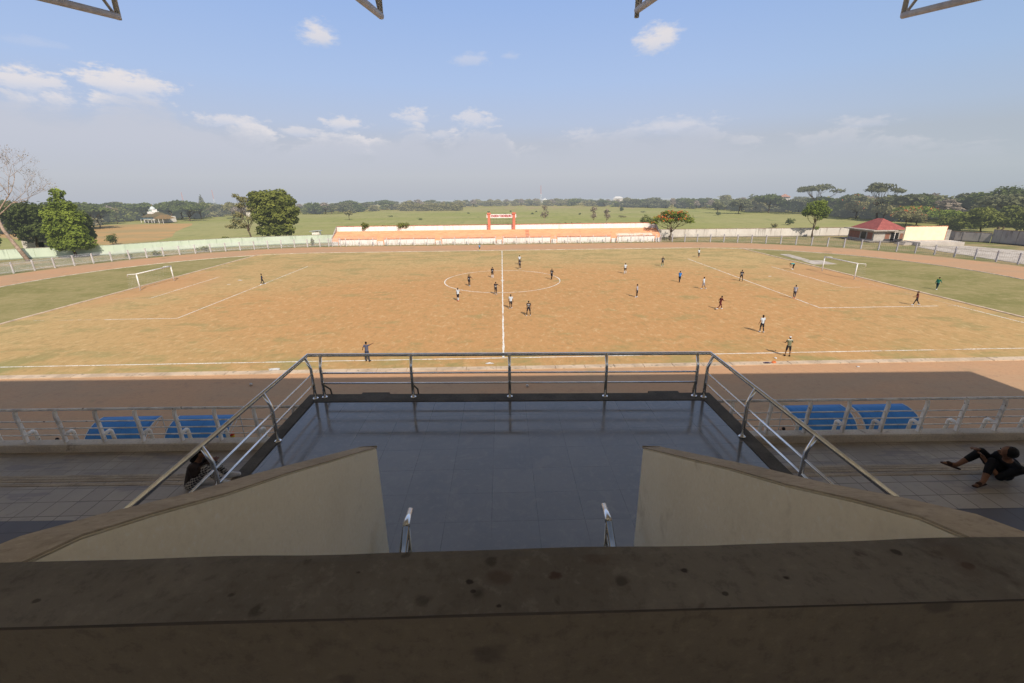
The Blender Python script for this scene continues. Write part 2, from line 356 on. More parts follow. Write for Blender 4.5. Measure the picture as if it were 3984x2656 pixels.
stand = {}
walk = dict(leg_l=(22, 6, 3), leg_r=(-14, 14, 3), arm_l=(-18, 8, 12), arm_r=(24, 8, 25))
walk2 = dict(leg_r=(20, 5, 3), leg_l=(-12, 16, 3), arm_r=(-16, 9, 12), arm_l=(22, 9, 25))
run = dict(lean=12, leg_l=(42, 35, 3), leg_r=(-20, 38, 3), arm_l=(-38, 12, 60), arm_r=(32, 12, 75))
wide = dict(leg_l=(6, 4, 14), leg_r=(-4, 4, 12), arm_l=(4, 14, 12), arm_r=(4, 14, 12))
SG = 'footballers in black kit'
WG = 'footballers in pale grey kit'
people = [
 ((-37.58, -.64), -60, 'goalkeeper in dark kit with one lime sleeve on the penalty area line', NAVY_C, BLACK_C, BLACK_C, SHOE_W, walk, dict(stripe=LIME_C)),
 ((-4.99, -4.27), -20, 'player in black kit left of the halfway line inside the circle, arm held out', BLACK_C, BLACK_C, DEEP, SHOE_W, dict(leg_l=(14, 4, 4), leg_r=(-8, 6, 6), arm_l=(4, 10, 8), arm_r=(25, 42, 10)), dict(number='6', group=SG)),
 ((-1.63, 2.28), -12, 'player in black kit with white shin guards near the circle line beside halfway', BLACK_C, BLACK_C, WHITE_C, SHOE_W, dict(leg_l=(4, 4, 2), leg_r=(-2, 6, 3)), dict(number='4', group=SG)),
 ((-.94, -10.29), -15, 'player in black kit just left of the halfway line with right arm held out', BLACK_C, BLACK_C, DEEP, SHOE_W, dict(arm_l=(4, 10, 8), arm_r=(35, 55, 8), leg_l=(3, 3, 2), leg_r=(-3, 3, 2)), dict(number='16', group=SG)),
 ((-5.81, -13.85), -25, 'player in pale shirt and black shorts outside the circle, lower left of it', WHITE_C, BLACK_C, WHITE_C, SHOE_O, dict(leg_l=(8, 3, 3), leg_r=(-8, 8, 3), arm_r=(25, 15, 30)), dict(group=WG)),
 ((.97, -18.16), -5, 'player in pale shirt walking just right of the halfway line below the circle', WHITE_C, BLACK_C, BLACK_C, SHOE_W, dict(leg_l=(-8, 8, 1), leg_r=(12, 4, 0), arm_l=(2, 14, 10), arm_r=(2, 14, 10)), dict(group=WG)),
 ((-5.28, 36.8), 150, 'boy in light blue shirt and yellow socks beyond the far touchline', flat('sky_cloth', (.2, .42, .7)), BLACK_C, YELL_C, SHOE_W, walk, dict(size=.93)),
 ((2.94, -21.58), 0, 'player in black kit numbered one standing with legs apart right of halfway', BLACK_C, BLACK_C, DEEP, SHOE_W, dict(leg_l=(-4, 2, 13), leg_r=(2, 2, 9), arm_l=(4, 12, 14), arm_r=(4, 12, 14)), dict(number='1', name='MAMAN', group=SG)),
 ((3.36, 15.62), 10, 'player in pale shirt standing just behind a black-kitted one beyond the circle', WHITE_C, BLACK_C, BLACK_C, SHOE_W, dict(arm_r=(8, 22, 30)), dict(group=WG)),
 ((3.20, 10.37), -10, 'player in black kit beyond the circle with arm stretched straight out sideways', BLACK_C, BLACK_C, DEEP, SHOE_W, dict(arm_r=(80, 82, 5), leg_l=(-4, 6, 2), leg_r=(8, 4, 3)), dict(number='2', group=SG)),
 ((7.88, -.03), -25, 'player in black kit jogging on the right edge of the centre circle', BLACK_C, BLACK_C, DEEP, DEEP, dict(leg_l=(18, 10, 3), leg_r=(-18, 25, 3), arm_l=(-15, 10, 30), arm_r=(25, 14, 40)), dict(number='5', group=SG)),
 ((20.82, 4.34), 5, 'player in pale shirt standing upright midway between circle and penalty area', WHITE_C, BLACK_C, WHITE_C, SHOE_W, dict(arm_l=(4, 14, 8), arm_r=(4, 14, 8)), dict(group=WG)),
 ((17.77, -13.26), 60, 'player in grey shirt and black shorts standing still in the right half nearer the circle', GREY_C, BLACK_C, BLACK_C, SHOE_W, dict(leg_l=(3, 3, 6), leg_r=(3, 3, 6)), dict(group=WG)),
 ((29.51, 11.14), 5, 'player in black kit with hands on hips outside the far right penalty area corner', BLACK_C, BLACK_C, GREEN_C, SHOE_W, dict(arm_l=(-20, 40, 75), arm_r=(-20, 40, 75), arm2=-.6), dict(number='14', group=SG)),
 ((40.67, 21.71), 20, 'farthest player in pale shirt near the far corner of the right penalty area', WHITE_C, BLACK_C, NAVY_C, SHOE_O, dict(arm_r=(20, 30, 40), leg_l=(-6, 14, 3)), dict(group=WG)),
 ((27.06, -3.68), -40, 'referee in bright blue shirt and black trousers walking', BLUE_C, BLACK_C, BLACK_C, DEEP, dict(leg_l=(24, 6, 3), leg_r=(-16, 18, 3), arm_l=(20, 12, 60), arm_r=(10, 12, 60)), {}),
 ((28.52, -8.88), 40, 'player in pale grey kit and grey shorts jogging just below the referee in blue', WHITE_C, flat('grey_shorts', (.3, .3, .34)), None, SHOE_W, dict(leg_l=(16, 12, 2), leg_r=(-10, 24, 2)), dict(group=WG)),
 ((25.6, -20.19), -80, 'player in maroon kit running with long stride in the right half', MAROON_C, MAROON_C, MAROON_C, SHOE_W, run, {}),
 ((36.64, -3.56), -20, 'player in black kit striding across the right penalty area line', BLACK_C, BLACK_C, BLACK_C, DEEP, dict(leg_l=(20, 6, 6), leg_r=(-18, 12, 6), arm_l=(-10, 12, 10), arm_r=(14, 20, 30)), dict(number='17', group=SG)),
 ((37.64, -15.18), -50, 'player in grey shirt with red boots on the right penalty area line', GREY_C, NAVY_C, NAVY_C, SHOE_O, dict(leg_l=(16, 6, 4), leg_r=(-14, 12, 4), arm_l=(10, 10, 30)), dict(group=WG)),
 ((50.65, 5.85), 80, 'goalkeeper in teal shirt bending down near the right goal', TEAL_C, BLACK_C, BLACK_C, SHOE_W, dict(lean=82, head=70, leg_l=(14, 12, 8), leg_r=(8, 10, 8), arm_l=(10, 6, 10), arm_r=(14, 6, 10)), {}),
 ((59.92, -11.38), -70, 'person in green tracksuit with lime collar walking behind the right goal', GREEN_C, flat('dark_green_cloth', (.02, .05, .06)), None, SHOE_W, walk, dict(sleeve=1.2, stripe=LIME_C, long_trousers=.95)),
 ((49.62, -19.68), 60, 'player in dark red and black kit striding over the penalty side line', flat('dark_red_cloth', (.12, .03, .035)), BLACK_C, BLACK_C, SHOE_W, dict(leg_l=(22, 6, 6), leg_r=(-20, 14, 6), arm_l=(15, 12, 50), arm_r=(10, 14, 50)), {}),
 ((25.62, -29.15), 8, 'player in pale number eleven shirt walking near the right end of the near touchline', WHITE_C, BLACK_C, BLACK_C, SHOE_W, dict(leg_l=(6, 5, 3), leg_r=(-8, 12, 2), arm_l=(4, 14, 10), arm_r=(4, 16, 20)), dict(number='11', group=WG)),
 ((24.16, -35.85), -10, 'assistant in white cap and olive shirt standing on the near touchline', OLIVE_C, BLACK_C, None, DEEP, dict(leg_l=(4, 2, 7), leg_r=(-2, 2, 7), arm_l=(20, 20, 60), arm_r=(20, 25, 70)), dict(cap=flat('white_cap', (.8, .82, .84)), stripe=flat('pale_panel', (.6, .62, .55)))),
 ((-11.53, -35.28), -15, 'coach in slate shirt and dark trousers pointing with outstretched arm', SLATE_C, NAVY_C, None, DEEP, dict(leg_l=(0, 0, 6), leg_r=(0, 0, 6), arm_l=(-18, 28, 60), arm_r=(0, 116, 0), arm2=1., head=0), dict(long_trousers=.95, size=1.0)),
]
for (px, py), face, lab, top, bot, socks, shoes, pose, kw in people:
    person((px, py, .014), face, lab, top, bot, socks, shoes, pose, **kw)

# people in the stand and at the dugouts
def seat_pose(h, kneez=.36, tilt=0., arms='knee', spread=.11):
    """origin on the seat plane under the hips, facing +Y"""
    J = dict(pel=(0, 0, .11), chest=(0, .05 + tilt, .42), neck=(0, .10 + tilt * 1.6, .60), head=(0, .15 + tilt * 1.6, .745))
    for sg, s_ in ((-1, 'l'), (1, 'r')):
        k = sg * spread
        J['hip' + s_] = (sg * .09, .02, .10); J['kn' + s_] = (k * 1.2, .36, .10 + kneez)
        J['an' + s_] = (k * 1.1, .68, h + .10); J['toe' + s_] = (k * 1.3, .86, h + .045); J['heel' + s_] = (k * 1.1, .635, h + .045)
        J['sh' + s_] = (sg * .18, .09 + tilt * 1.5, .53)
        if arms == 'knee': J['el' + s_] = (sg * .22, .25, .36); J['wr' + s_] = (sg * .13, .40, .52); J['hand' + s_] = (0, .9, -.3)
        else: J['el' + s_] = (sg * .20, .16, .30); J['wr' + s_] = (sg * .05, .36, .38); J['hand' + s_] = (-sg * .2, .9, .2)
    return J
STAND_Z = 9.57
J = dict(pel=(0, 0, .11), chest=(-.12, .12, .34), neck=(-.21, .24, .45), head=(-.23, .31, .59), fwd=(.62, .78, 0),
    hipl=(-.09, .03, .10), hipr=(.09, .03, .11), knl=(-.12, .36, .35), anl=(-.24, .52, .08), toel=(-.30, .68, .045), heell=(-.23, .48, .04),
    knr=(.07, .36, .41), anr=(.13, .60, .13), toer=(.18, .75, .13), heelr=(.11, .57, .08),
    shl=(-.36, .19, .37), shr=(-.06, .22, .43), ell=(-.26, .33, .17), wrl=(-.07, .42, .36), handl=(.3, .4, .6), elr=(.08, .20, .21), wrr=(.07, .38, .44), handr=(.1, .8, .2))
person((7.43, -65.66, STAND_Z), 88, 'man in black shirt and knee length trousers lounging on the stand steps', DEEP, DEEP, None, SHOE_W, J=J, long_trousers=.55, fine=True, sandals=True, sleeve=.95, size=.94)
J = seat_pose(0, kneez=.30, tilt=-.02, arms='phone')
for s_ in 'lr':
    sg = -1 if s_ == 'l' else 1; J['kn' + s_] = (sg * .12, .30, .40); J['an' + s_] = (sg * .12, .50, .10); J['toe' + s_] = (sg * .14, .67, .045); J['heel' + s_] = (sg * .12, .46, .045); J['wr' + s_] = (sg * .05, .34, .46); J['el' + s_] = (sg * .2, .14, .34)
J['chest'] = (0, .09, .36); J['neck'] = (0, .18, .51); J['head'] = (0, .25, .645); J['shl'] = (-.17, .14, .46); J['shr'] = (.17, .14, .46)
pw = person((-4.63, -65.45, STAND_Z), -78, 'woman in brown top and checked trousers with tied hair sitting with a phone', BROWN_C, PLAID, None, SHOE_W, J=J, long_trousers=.95, fine=True, bun=True, sleeve=1.2, size=.86)
mb = MB(); mb.box(-.037, .037, -.005, .005, -.07, .07); ph = mb.build('phone', mat('phone_case', (.16, .02, .02), (.05, .01, .01), rough=.4, coord='obj'), None, bevel=.003)
a_ = radians(-78); lp = Vector((0, .40, .45)) * .86; ph.location = (-4.63 + lp.x * cos(a_) - lp.y * sin(a_), -65.45 + lp.x * sin(a_) + lp.y * cos(a_), STAND_Z + lp.z); ph.rotation_euler = (radians(-35), 0, a_)
tag(ph, 'dark red phone held by the seated woman in checked trousers', 'phone')
STOOL = mat('stool_plastic', (.25, .05, .04), rough=.5)
for (px, py, fc, lab, c1) in ((-24.0, -49.6, 10, 'dark haired person in black sitting at ground level left of the blue dugouts', BLACK_C), (-22.95, -50.9, -20, 'person in maroon shirt sitting close beside the leftmost blue dugout', MAROON_C),
        (14.3, -50.3, 0, 'person in black shirt sitting on the grass just left of the right pair of dugouts', BLACK_C), (15.15, -50.1, 10, 'person in teal shirt sitting beside the first dugout of the right pair', TEAL_C)):
    person((px, py, .5), fc, lab, c1, NAVY_C, None, DEEP, J=seat_pose(-.48, kneez=-.02))
    s = empty('stool', (px, py, 0), 0, 'low plastic stool under the ' + lab.split(' sitting')[0].replace('dark haired ', ''), 'stool')
    mb = MB(); mb.box(-.17, .17, -.15, .15, .455, .495); mb.build('seat', STOOL, s, bevel=.01)
    for sx in (-1, 1):
        for sy in (-1, 1):
            mb = MB(); mb.tube([(sx * .15, sy * .13, 0), (sx * .13, sy * .11, .455)], .018, 8); mb.build('leg', STOOL, s)

# ================================================================== GROUND
def ringpts(x0, r, a0, a1, n): return [(x0 + r * cos(a0 + (a1 - a0) * i / n), r * sin(a0 + (a1 - a0) * i / n)) for i in range(n + 1)]
def terrain_z(x, y):
    r = hypot(x - CX, y - CY)
    return 0. if r < 440 else -(r - 440) * .0195
m_, t = new_mat('field_grass'); v = t.pos(); x, y, z = t.xyz(v)
n1 = t.noise(t.sc(v, (1, 2.2, 1)), .012, 6, .62); n2 = t.noise(t.sc(v, (1, .5, 1)), .10, 6, .75); n3 = t.noise(t.sc(v, (1, .3, 1)), 1.1, 4, .8)
c = t.mix(t.sm(n1, .40, .60), (.27, .272, .085), (.32, .295, .12)); c = t.mix(t.m('MULTIPLY', t.sm(n2, .54, .72), .7), c, (.17, .21, .06))
c = t.mix(t.m('MULTIPLY', t.sm(n3, .5, .8), .5), c, (.34, .31, .14)); n4 = t.noise(t.sc(v, (1., .25, 1)), .30, 7, .8); c = t.mix(t.m('MULTIPLY', t.sm(n4, .50, .68), .65), c, (.15, .17, .055)); c = t.mix(t.m('MULTIPLY', t.sm(n4, .46, .30), .5), c, (.40, .35, .16))
c = t.mix(t.m('MULTIPLY', t.m('MULTIPLY', t.sm(y, 220., 300.), t.sm(n2, .42, .58)), .55), c, (.36, .25, .15))
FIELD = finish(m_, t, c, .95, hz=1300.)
mb = MB(); radii = [0.5, 30, 60, 90, 120, 160, 200, 260, 320, 380, 440, 520, 640, 800, 1000, 1400, 2000, 3000, 5000, 9000, 16000, 28000]; NS = 96
for i, r in enumerate(radii):
    for k in range(NS):
        a = 2 * pi * k / NS; X, Y_ = CX + r * cos(a), CY + r * sin(a); mb.v.append((X, Y_, terrain_z(X, Y_) - .03))
for i in range(len(radii) - 1):
    for k in range(NS):
        a, b = i * NS + k, i * NS + (k + 1) % NS; mb.f.append((a, a + NS, b + NS, b)); mb.mi.append(0)
mb.f.append(tuple(range(NS))); mb.mi.append(0)
tag(mb.build('ground', FIELD), kind='structure')
m_, t = new_mat('dry_field_soil'); v = t.pos()
n1 = t.noise(t.sc(v, (1, 2.5, 1)), .03, 6, .65); n2 = t.noise(t.sc(v, (1, .5, 1)), .4, 7, .8)
c = t.mix(t.sm(n1, .4, .62), (.46, .28, .12), (.36, .26, .12)); c = t.mix(t.m('MULTIPLY', t.sm(n2, .5, .75), .7), c, (.23, .2, .09))
DRY = finish(m_, t, c, .95)
def sheet(name, pts, z, material, kind='structure'):
    mb = MB(); mb.face([(p[0], p[1], z) for p in pts]); o_ = mb.build(name, material, fix=False)
    return tag(o_, kind=kind)
sheet('dry_field', [(-112, 62), (-105.5, 71), (-109.5, 84), (-122, 104), (-131, 122), (-139, 140), (-147, 153), (-160, 156), (-178, 151), (-196, 138), (-205, 118), (-175, 92), (-140, 72)], -.022, DRY)
# apron between the fences and the walls
APR = mat('apron_ground', (.20, .19, .08), (.33, .25, .13), .12, .42, .60, 1., stretch=(1, 1.4, 1), c=(.12, .13, .045), cs=.8, clo=.5, chi=.75)
ap = [(-46, 62), (-52, 57.9), (-72.2, 52.4), (-85, 45.3), (-92, 39.1), (-108, 34), (-130, 20), (-130, -60), (130, -60), (130, 10), (121.5, 32), (116, 44), (112, 59), (46, 61)]
sheet('apron_ground', ap, -.018, APR)
# running track
m_, t = new_mat('track_dirt'); v = t.pos(); x, y, z = t.xyz(v)
n1 = t.noise(t.sc(v, (1, 2, 1)), .10, 6, .62); n2 = t.noise(t.sc(v, (1, 2.2, 1)), .9, 6, .7); n3 = t.noise(t.sc(v, (1, 1.8, 1)), 3.2, 5, .7)
c = t.mix(t.sm(n1, .35, .65), (.50, .285, .155), (.44, .28, .165)); c = t.mix(t.m('MULTIPLY', t.sm(n2, .52, .75), .5), c, (.40, .22, .13))
c = t.mix(t.m('MULTIPLY', t.sm(n3, .48, .72), .55), c, (.36, .20, .12)); c = t.mix(t.m('MULTIPLY', t.sm(t.noise(v, .23, 5), .62, .72), .6), c, (.24, .2, .11)); n6 = t.noise(t.sc(v, (.9, .7, 1)), .9, 8, .82); c = t.mix(t.m('MULTIPLY', t.sm(n6, .54, .66), .6), c, (.34, .20, .13)); c = t.mix(t.m('MULTIPLY', t.sm(n6, .44, .30), .4), c, (.62, .38, .25))
TRACK = finish(m_, t, c, .95, bump=n3, bstr=.4, bdist=.05)
ro = 49.3; X0 = 42.
outer = ringpts(X0, ro, -pi / 2, pi / 2, 48) + ringpts(-X0, ro, pi / 2, 3 * pi / 2, 48)
sheet('running_track', outer, -.014, TRACK)
# green ends (D zones)
m_, t = new_mat('green_turf'); v = t.pos(); n1 = t.noise(t.sc(v, (1, 2, 1)), .07, 6, .62); n2 = t.noise(t.sc(v, (.6, 1.6, 1)), .6, 6, .75); n3 = t.noise(t.sc(v, (.8, 1.6, 1)), 3., 5, .75)
c = t.mix(t.sm(n1, .36, .64), (.21, .19, .065), (.30, .245, .105)); c = t.mix(t.m('MULTIPLY', t.sm(n2, .50, .70), .75), c, (.35, .28, .14)); c = t.mix(t.m('MULTIPLY', t.sm(n2, .46, .28), .6), c, (.14, .155, .045)); n5 = t.noise(t.sc(v, (1., .7, 1)), .9, 8, .82); c = t.mix(t.m('MULTIPLY', t.sm(n5, .50, .62), .6), c, (.36, .29, .14)); c = t.mix(t.m('MULTIPLY', t.sm(n5, .46, .34), .5), c, (.15, .16, .05)); c = t.mix(t.m('MULTIPLY', t.sm(n3, .5, .75), .45), c, (.15, .13, .05))
GRASS = finish(m_, t, c, 1., bump=n3, bstr=.5, bdist=.06)
ri = 37.1
inner = ringpts(X0, ri, -pi / 2, pi / 2, 48) + ringpts(-X0, ri, pi / 2, 3 * pi / 2, 48)
sheet('green_turf', inner, -.010, GRASS)
# grass strip below the stand
sheet('grass_strip', [(-70, -58), (70, -58), (70, -48.6), (40, -48.75), (10, -48.5), (-20, -48.3), (-45, -48.6), (-70, -48.4)], -.006, GRASS)
# pitch
m_, t = new_mat('pitch_dry_grass'); v = t.pos(); x, y, z = t.xyz(v)
nA = t.noise(t.sc(v, (1, 1.3, 1)), .035, 6, .6, .4); nB = t.noise(t.sc(v, (1, 1.7, 1)), .16, 7, .68, .3); nC = t.noise(t.sc(v, (.8, .6, 1)), .9, 6, .72); nD = t.noise(t.sc(v, (1., .5, 1)), 2.4, 5, .8)
cx_ = t.m('DIVIDE', t.m('SUBTRACT', x, 8.), 42.); cy_ = t.m('DIVIDE', t.m('ADD', y, 14.), 26.)
rad = t.m('SQRT', t.m('ADD', t.m('MULTIPLY', cx_, cx_), t.m('MULTIPLY', cy_, cy_)))
edge_ = t.sm(t.m('ADD', rad, t.m('MULTIPLY', t.m('SUBTRACT', nA, .5), 1.6)), .6, 1.5)
c = t.mix(edge_, (.49, .265, .108), (.465, .325, .145))
c = t.mix(t.m('MULTIPLY', t.sm(nA, .40, .60), .28), c, (.44, .23, .09))
g_ = t.m('ADD', t.m('ADD', nB, t.m('MULTIPLY', edge_, .06)), t.m('MULTIPLY', t.sm(y, 8., 34.), .05))
c = t.mix(t.m('MULTIPLY', t.sm(g_, .55, .68), .62), c, (.27, .235, .095))
nE = t.noise(t.sc(v, (.8, .7, 1)), .5, 8, .8); nF = t.noise(t.sc(v, (1., .6, 1)), 1.5, 6, .8, .5)
c = t.mix(t.m('MULTIPLY', t.sm(nE, .52, .64), .34), c, (.31, .245, .10)); c = t.mix(t.m('MULTIPLY', t.sm(nE, .46, .34), .40), c, (.56, .37, .18)); c = t.mix(t.m('MULTIPLY', t.sm(nF, .53, .62), .5), c, (.29, .20, .09)); c = t.mix(t.m('MULTIPLY', t.sm(nF, .46, .38), .5), c, (.60, .42, .22))
c = t.mix(t.m('MULTIPLY', t.sm(nC, .54, .72), .38), c, (.27, .225, .085)); c = t.mix(t.m('MULTIPLY', t.sm(nC, .45, .22), .45), c, (.54, .36, .17))
c = t.mix(t.m('MULTIPLY', t.sm(nD, .5, .74), .42), c, (.27, .18, .075)); c = t.mix(t.m('MULTIPLY', t.sm(nD, .46, .28), .4), c, (.60, .40, .20))
for gx, gy in ((-54, 0), (54, 0)):
    q = t.m('ADD', t.m('ABSOLUTE', t.m('SUBTRACT', x, gx)), t.m('MULTIPLY', t.m('ABSOLUTE', t.m('SUBTRACT', y, gy)), .6))
    c = t.mix(t.m('MULTIPLY', t.m('SUBTRACT', 1., t.sm(t.m('ADD', q, t.m('MULTIPLY', nB, 6.)), 5., 17.)), .6), c, (.50, .25, .12))
c = t.mix(t.m('MULTIPLY', t.m('MULTIPLY', t.m('SUBTRACT', 1., t.sm(y, -36., -31.)), t.sm(nB, .42, .6)), .6), c, (.25, .24, .09))
PITCH = finish(m_, t, c, 1., bump=nC, bstr=.5, bdist=.06)
sheet('pitch', [(-56.2, -37), (56.2, -37), (56.2, 36.9), (-56.2, 36.9)], 0., PITCH)
# chalk lines
m_, t = new_mat('chalk_paint'); v = t.pos(); n1 = t.noise(v, 5., 5, .7); n2 = t.noise(v, .35, 4, .6)
al = t.m('MULTIPLY', t.sm(n1, .30, .52), t.sm(n2, .30, .44))
CHALK = finish(m_, t, (.80, .77, .70), .9, alpha=t.m('MAXIMUM', al, .12))
m_, t = new_mat('faded_chalk'); v = t.pos(); n1 = t.noise(v, 3., 5, .7); n2 = t.noise(v, .3, 4, .6)
CHALK2 = finish(m_, t, (.72, .66, .56), .9, alpha=t.m('MULTIPLY', t.m('MULTIPLY', t.sm(n1, .40, .62), t.sm(n2, .38, .55)), .75))
mbs = {0: MB(), 1: MB()}; rl = random.Random(5)
def line(pts, wd=.11, f=0):
    mb = mbs[f]; P_ = []
    for i in range(len(pts) - 1):
        a, b = Vector(pts[i]), Vector(pts[i + 1]); n = max(1, int((b - a).length / .6))
        P_ += [a.lerp(b, k / n) for k in range(n)]
    P_.append(Vector(pts[-1])); n0 = len(mb.v)
    for i, p in enumerate(P_):
        q = P_[min(i + 1, len(P_) - 1)] - P_[max(i - 1, 0)]; nr = Vector((-q.y, q.x)).normalized(); ww = wd * .5 * rl.uniform(.7, 1.35); j = rl.uniform(-.018, .018)
        for sg in (-1, 1): c_ = p + nr * (sg * ww + j); mb.v.append((c_.x, c_.y, .006))
    for i in range(len(P_) - 1): a = n0 + 2 * i; mb.f.append((a, a + 1, a + 3, a + 2)); mb.mi.append(0)
line([(0, -35), (0, 36.4)], .15); line([(-58, -35.05), (0, -35), (56, -34.9)], .13)
line([(9.15 * cos(a * pi / 40), 9.15 * sin(a * pi / 40)) for a in range(81)], .13)
line([(-37.7, 17), (-37.7, -20.16), (-46, -20.16)], .12); line([(-37.7, 20), (-37.7, 17)], .1, 1); line([(-46, -20.16), (-54, -20.2)], .12, 1)
line([(-48.7, 7), (-48.7, -9.16)], .11); line([(-48.7, -9.16), (-54.1, -9.16)], .10, 1)
line([(37.7, 20.1), (37.7, -20.16), (52, -20.16)], .13); line([(52, -20.16), (55, -20.16)], .12, 1)
line([(48.7, 9.16), (48.7, -9.16), (51, -9.16)], .11); line([(51, -9.16), (54.2, -9.16)], .1, 1)
line([(54.2, -4), (54.2, -20)], .11, 1); line([(54.2, -20), (54.3, -35)], .13); line([(-54.2, -4), (-54.2, 20)], .1, 1)
for sx in (-1, 1): mbs[0].face([(sx * 43.2 + .28 * cos(a), .15 * sin(a), .006) for a in [2 * pi * i / 10 for i in range(10)]])
mbs[0].face([(.3 * cos(a), .3 * sin(a), .009) for a in [2 * pi * i / 10 for i in range(10)]])
tag(mbs[0].build('pitch_marking', CHALK, fix=False), kind='structure'); tag(mbs[1].build('pitch_marking', CHALK2, fix=False), kind='structure')
# kerbs
KERB = mat('kerb_concrete', (.60, .46, .33), (.45, .34, .24), .5, .4, .65, .9, c=(.26, .21, .15), cs=2.6, clo=.56, chi=.72, bump=.3)
mb = MB(); xk = -75.
rk = random.Random(2)
while xk < 75:
    x2 = xk + 2.4
    if abs(xk) < 58 or True: mb.box(xk, x2 - .03, -37.72 + rk.uniform(-.02, .02), -37.02, -.1, .05 + rk.uniform(0, .015))
    xk = x2
tag(mb.build('kerb', KERB, bevel=.01), kind='structure')
for sx in (-1, 1):
    mb = MB(); yk = -36.9
    while yk < 33.5:
        mb.box(sx * 56.35 - .22, sx * 56.35 + .22, yk, yk + 1.96, -.1, .07 + rk.uniform(0, .015)); yk += 2.
    tag(mb.build('kerb', KERB, bevel=.01), kind='structure')
mb = MB()
def arcstrip(mb, x0, r, wd, a0, a1, z0, z1, n=60):
    for i in range(n):
        b0, b1 = a0 + (a1 - a0) * i / n, a0 + (a1 - a0) * (i + 1) / n
        q = [(x0 + rr * cos(b), rr * sin(b)) for b, rr in ((b0, r), (b1, r), (b1, r + wd), (b0, r + wd))]
        mb.prism(q, z0, z1, 'z')
arcstrip(mb, X0, 37.0, .14, -pi / 2 + .1, pi / 2, -.1, .06); arcstrip(mb, -X0, 37.0, .14, pi / 2, 3 * pi / 2 - .1, -.1, .06); mb.box(-X0, X0, 37.0, 37.14, -.1, .06)
tag(mb.build('kerb', mat('track_kerb', (.68, .62, .52), (.45, .40, .32), .8)), kind='structure')
PALE = mat('pale_concrete', (.52, .46, .40), (.42, .36, .30), .3, .4, .6, .9, c=(.30, .26, .21), cs=1.2)
for q in ([(59.3, 24.5), (61.2, 24.3), (60.4, 16.4), (58.3, 16.2)], [(58.3, 15.7), (57.5, 10.8), (61.9, 10.7), (62.1, 15.3)], [(58.5, -27.5), (63, -27.3), (63, -30), (58.8, -30)]):
    mb = MB(); mb.prism(q, -.05, .03, 'z'); tag(mb.build('concrete_slab', PALE), kind='structure')
mb = MB(); mb.prism([(96.9, 33.6), (95, 25.5), (94.6, 17.3), (93.6, 8), (93, -20), (113, -20), (113.5, 10), (112.4, 24.3), (109.2, 33.7)], -.1, .05, 'z'); tag(mb.build('paved_yard', PALE), kind='structure')

# ================================================================== GOALS, BALLS, SMALL THINGS
GP = mat('goal_white_paint', (.80, .78, .76), (.66, .63, .60), 3., rough=.5)
NETM = mat('net_cord', (.55, .53, .48), rough=.9)
for sx, lab in ((-1, 'white football goal with sagging net at the left end of the pitch'), (1, 'white football goal with net remains at the right end, the keeper in teal near it')):
    g = empty('football_goal', (sx * 54.2, 0, 0), 0, lab, 'goal')
    for sy in (-1, 1):
        mb = MB(); mb.tube([(0, sy * 3.66, 0), (0, sy * 3.66, 2.44)], .085, 14); mb.build('post', GP, g, True)
        mb = MB(); mb.tube([(0, sy * 3.66, 2.44), (sx * 1.25, sy * 3.70, 2.38), (sx * 1.35, sy * 3.7, 1.95)], .05, 10); mb.build('net_bracket', GP, g, True)
    mb = MB(); mb.tube([(0, -3.75, 2.44), (0, 3.75, 2.44)], .085, 14); mb.build('crossbar', GP, g, True)
    mb = MB(); r_ = .0035
    for k in range(26):
        yy = -3.7 + 7.4 * k / 25
        if sx > 0 and k > 4: break
        mb.tube([(sx * 1.3, yy, 2.2 - .25 * sin(k * .7) ** 2), (sx * 1.75, yy, .03)], r_, 4)
    for k in range(8):
        u = k / 7; mb.tube([(sx * (1.3 + .45 * u), -3.7, 2.1 - 2.05 * u), (sx * (1.3 + .45 * u), 3.7 if sx < 0 else -2.6, 2.1 - 2.05 * u)], r_, 4)
        for sy in ((-1, 1) if sx < 0 else (-1,)): mb.tube([(.02 * sx, sy * 3.68, 2.3 - 2.28 * u), (sx * (1.3 + .45 * u), sy * 3.7, 2.1 - 2.05 * u)], r_, 4)
    mb.build('net', NETM, g)
def ball(x, y, lab):
    bm = bmesh.new(); bmesh.ops.create_icosphere(bm, subdivisions=3, radius=.11, matrix=Matrix.Translation((0, 0, .11)))
    bm.faces.ensure_lookup_table()
    ico = bmesh.new(); bmesh.ops.create_icosphere(ico, subdivisions=1, radius=1); vs = [v.co.normalized() for v in ico.verts]; ico.free()
    for f_ in bm.faces:
        c_ = (f_.calc_center_median() - Vector((0, 0, .11))).normalized(); f_.material_index = 1 if max(c_.dot(v) for v in vs) > .96 else 0; f_.smooth = True
    me = bpy.data.meshes.new('football'); bm.to_mesh(me); bm.free()
    o_ = link('football', me, None, [mat('ball_white', (.62, .58, .52), (.5, .45, .4), 30, coord='obj'), mat('ball_black', (.06, .06, .06))]); o_.location = (x, y, -.01); tag(o_, lab, 'ball')
ball(1.7, -41.07, 'football lying in the shade on the track beyond the middle of the balcony railing')
ball(-18.96, -39.87, 'football lying in the shade on the track to the left of the balcony')
def crumple(name, loc, s, material, lab, cat, seed=1, flatn=.5):
    bm = bmesh.new(); bmesh.ops.create_icosphere(bm, subdivisions=3, radius=1)
    for v in bm.verts:
        k = 1 + .75 * mnoise.noise(v.co * 1.6 + Vector((seed, 0, 0))) + .3 * mnoise.noise(v.co * 4 + Vector((seed, 5, 0)))
        v.co = Vector((v.co.x * s[0] * k, v.co.y * s[1] * k, max(0, (v.co.z * k * flatn + .3) * s[2])))
    me = bpy.data.meshes.new(name); bm.to_mesh(me); bm.free(); o_ = link(name, me, None, [material]); o_.location = loc
    return tag(o_, lab, cat)
WP = mat('white_plastic', (.7, .68, .66), rough=.6)
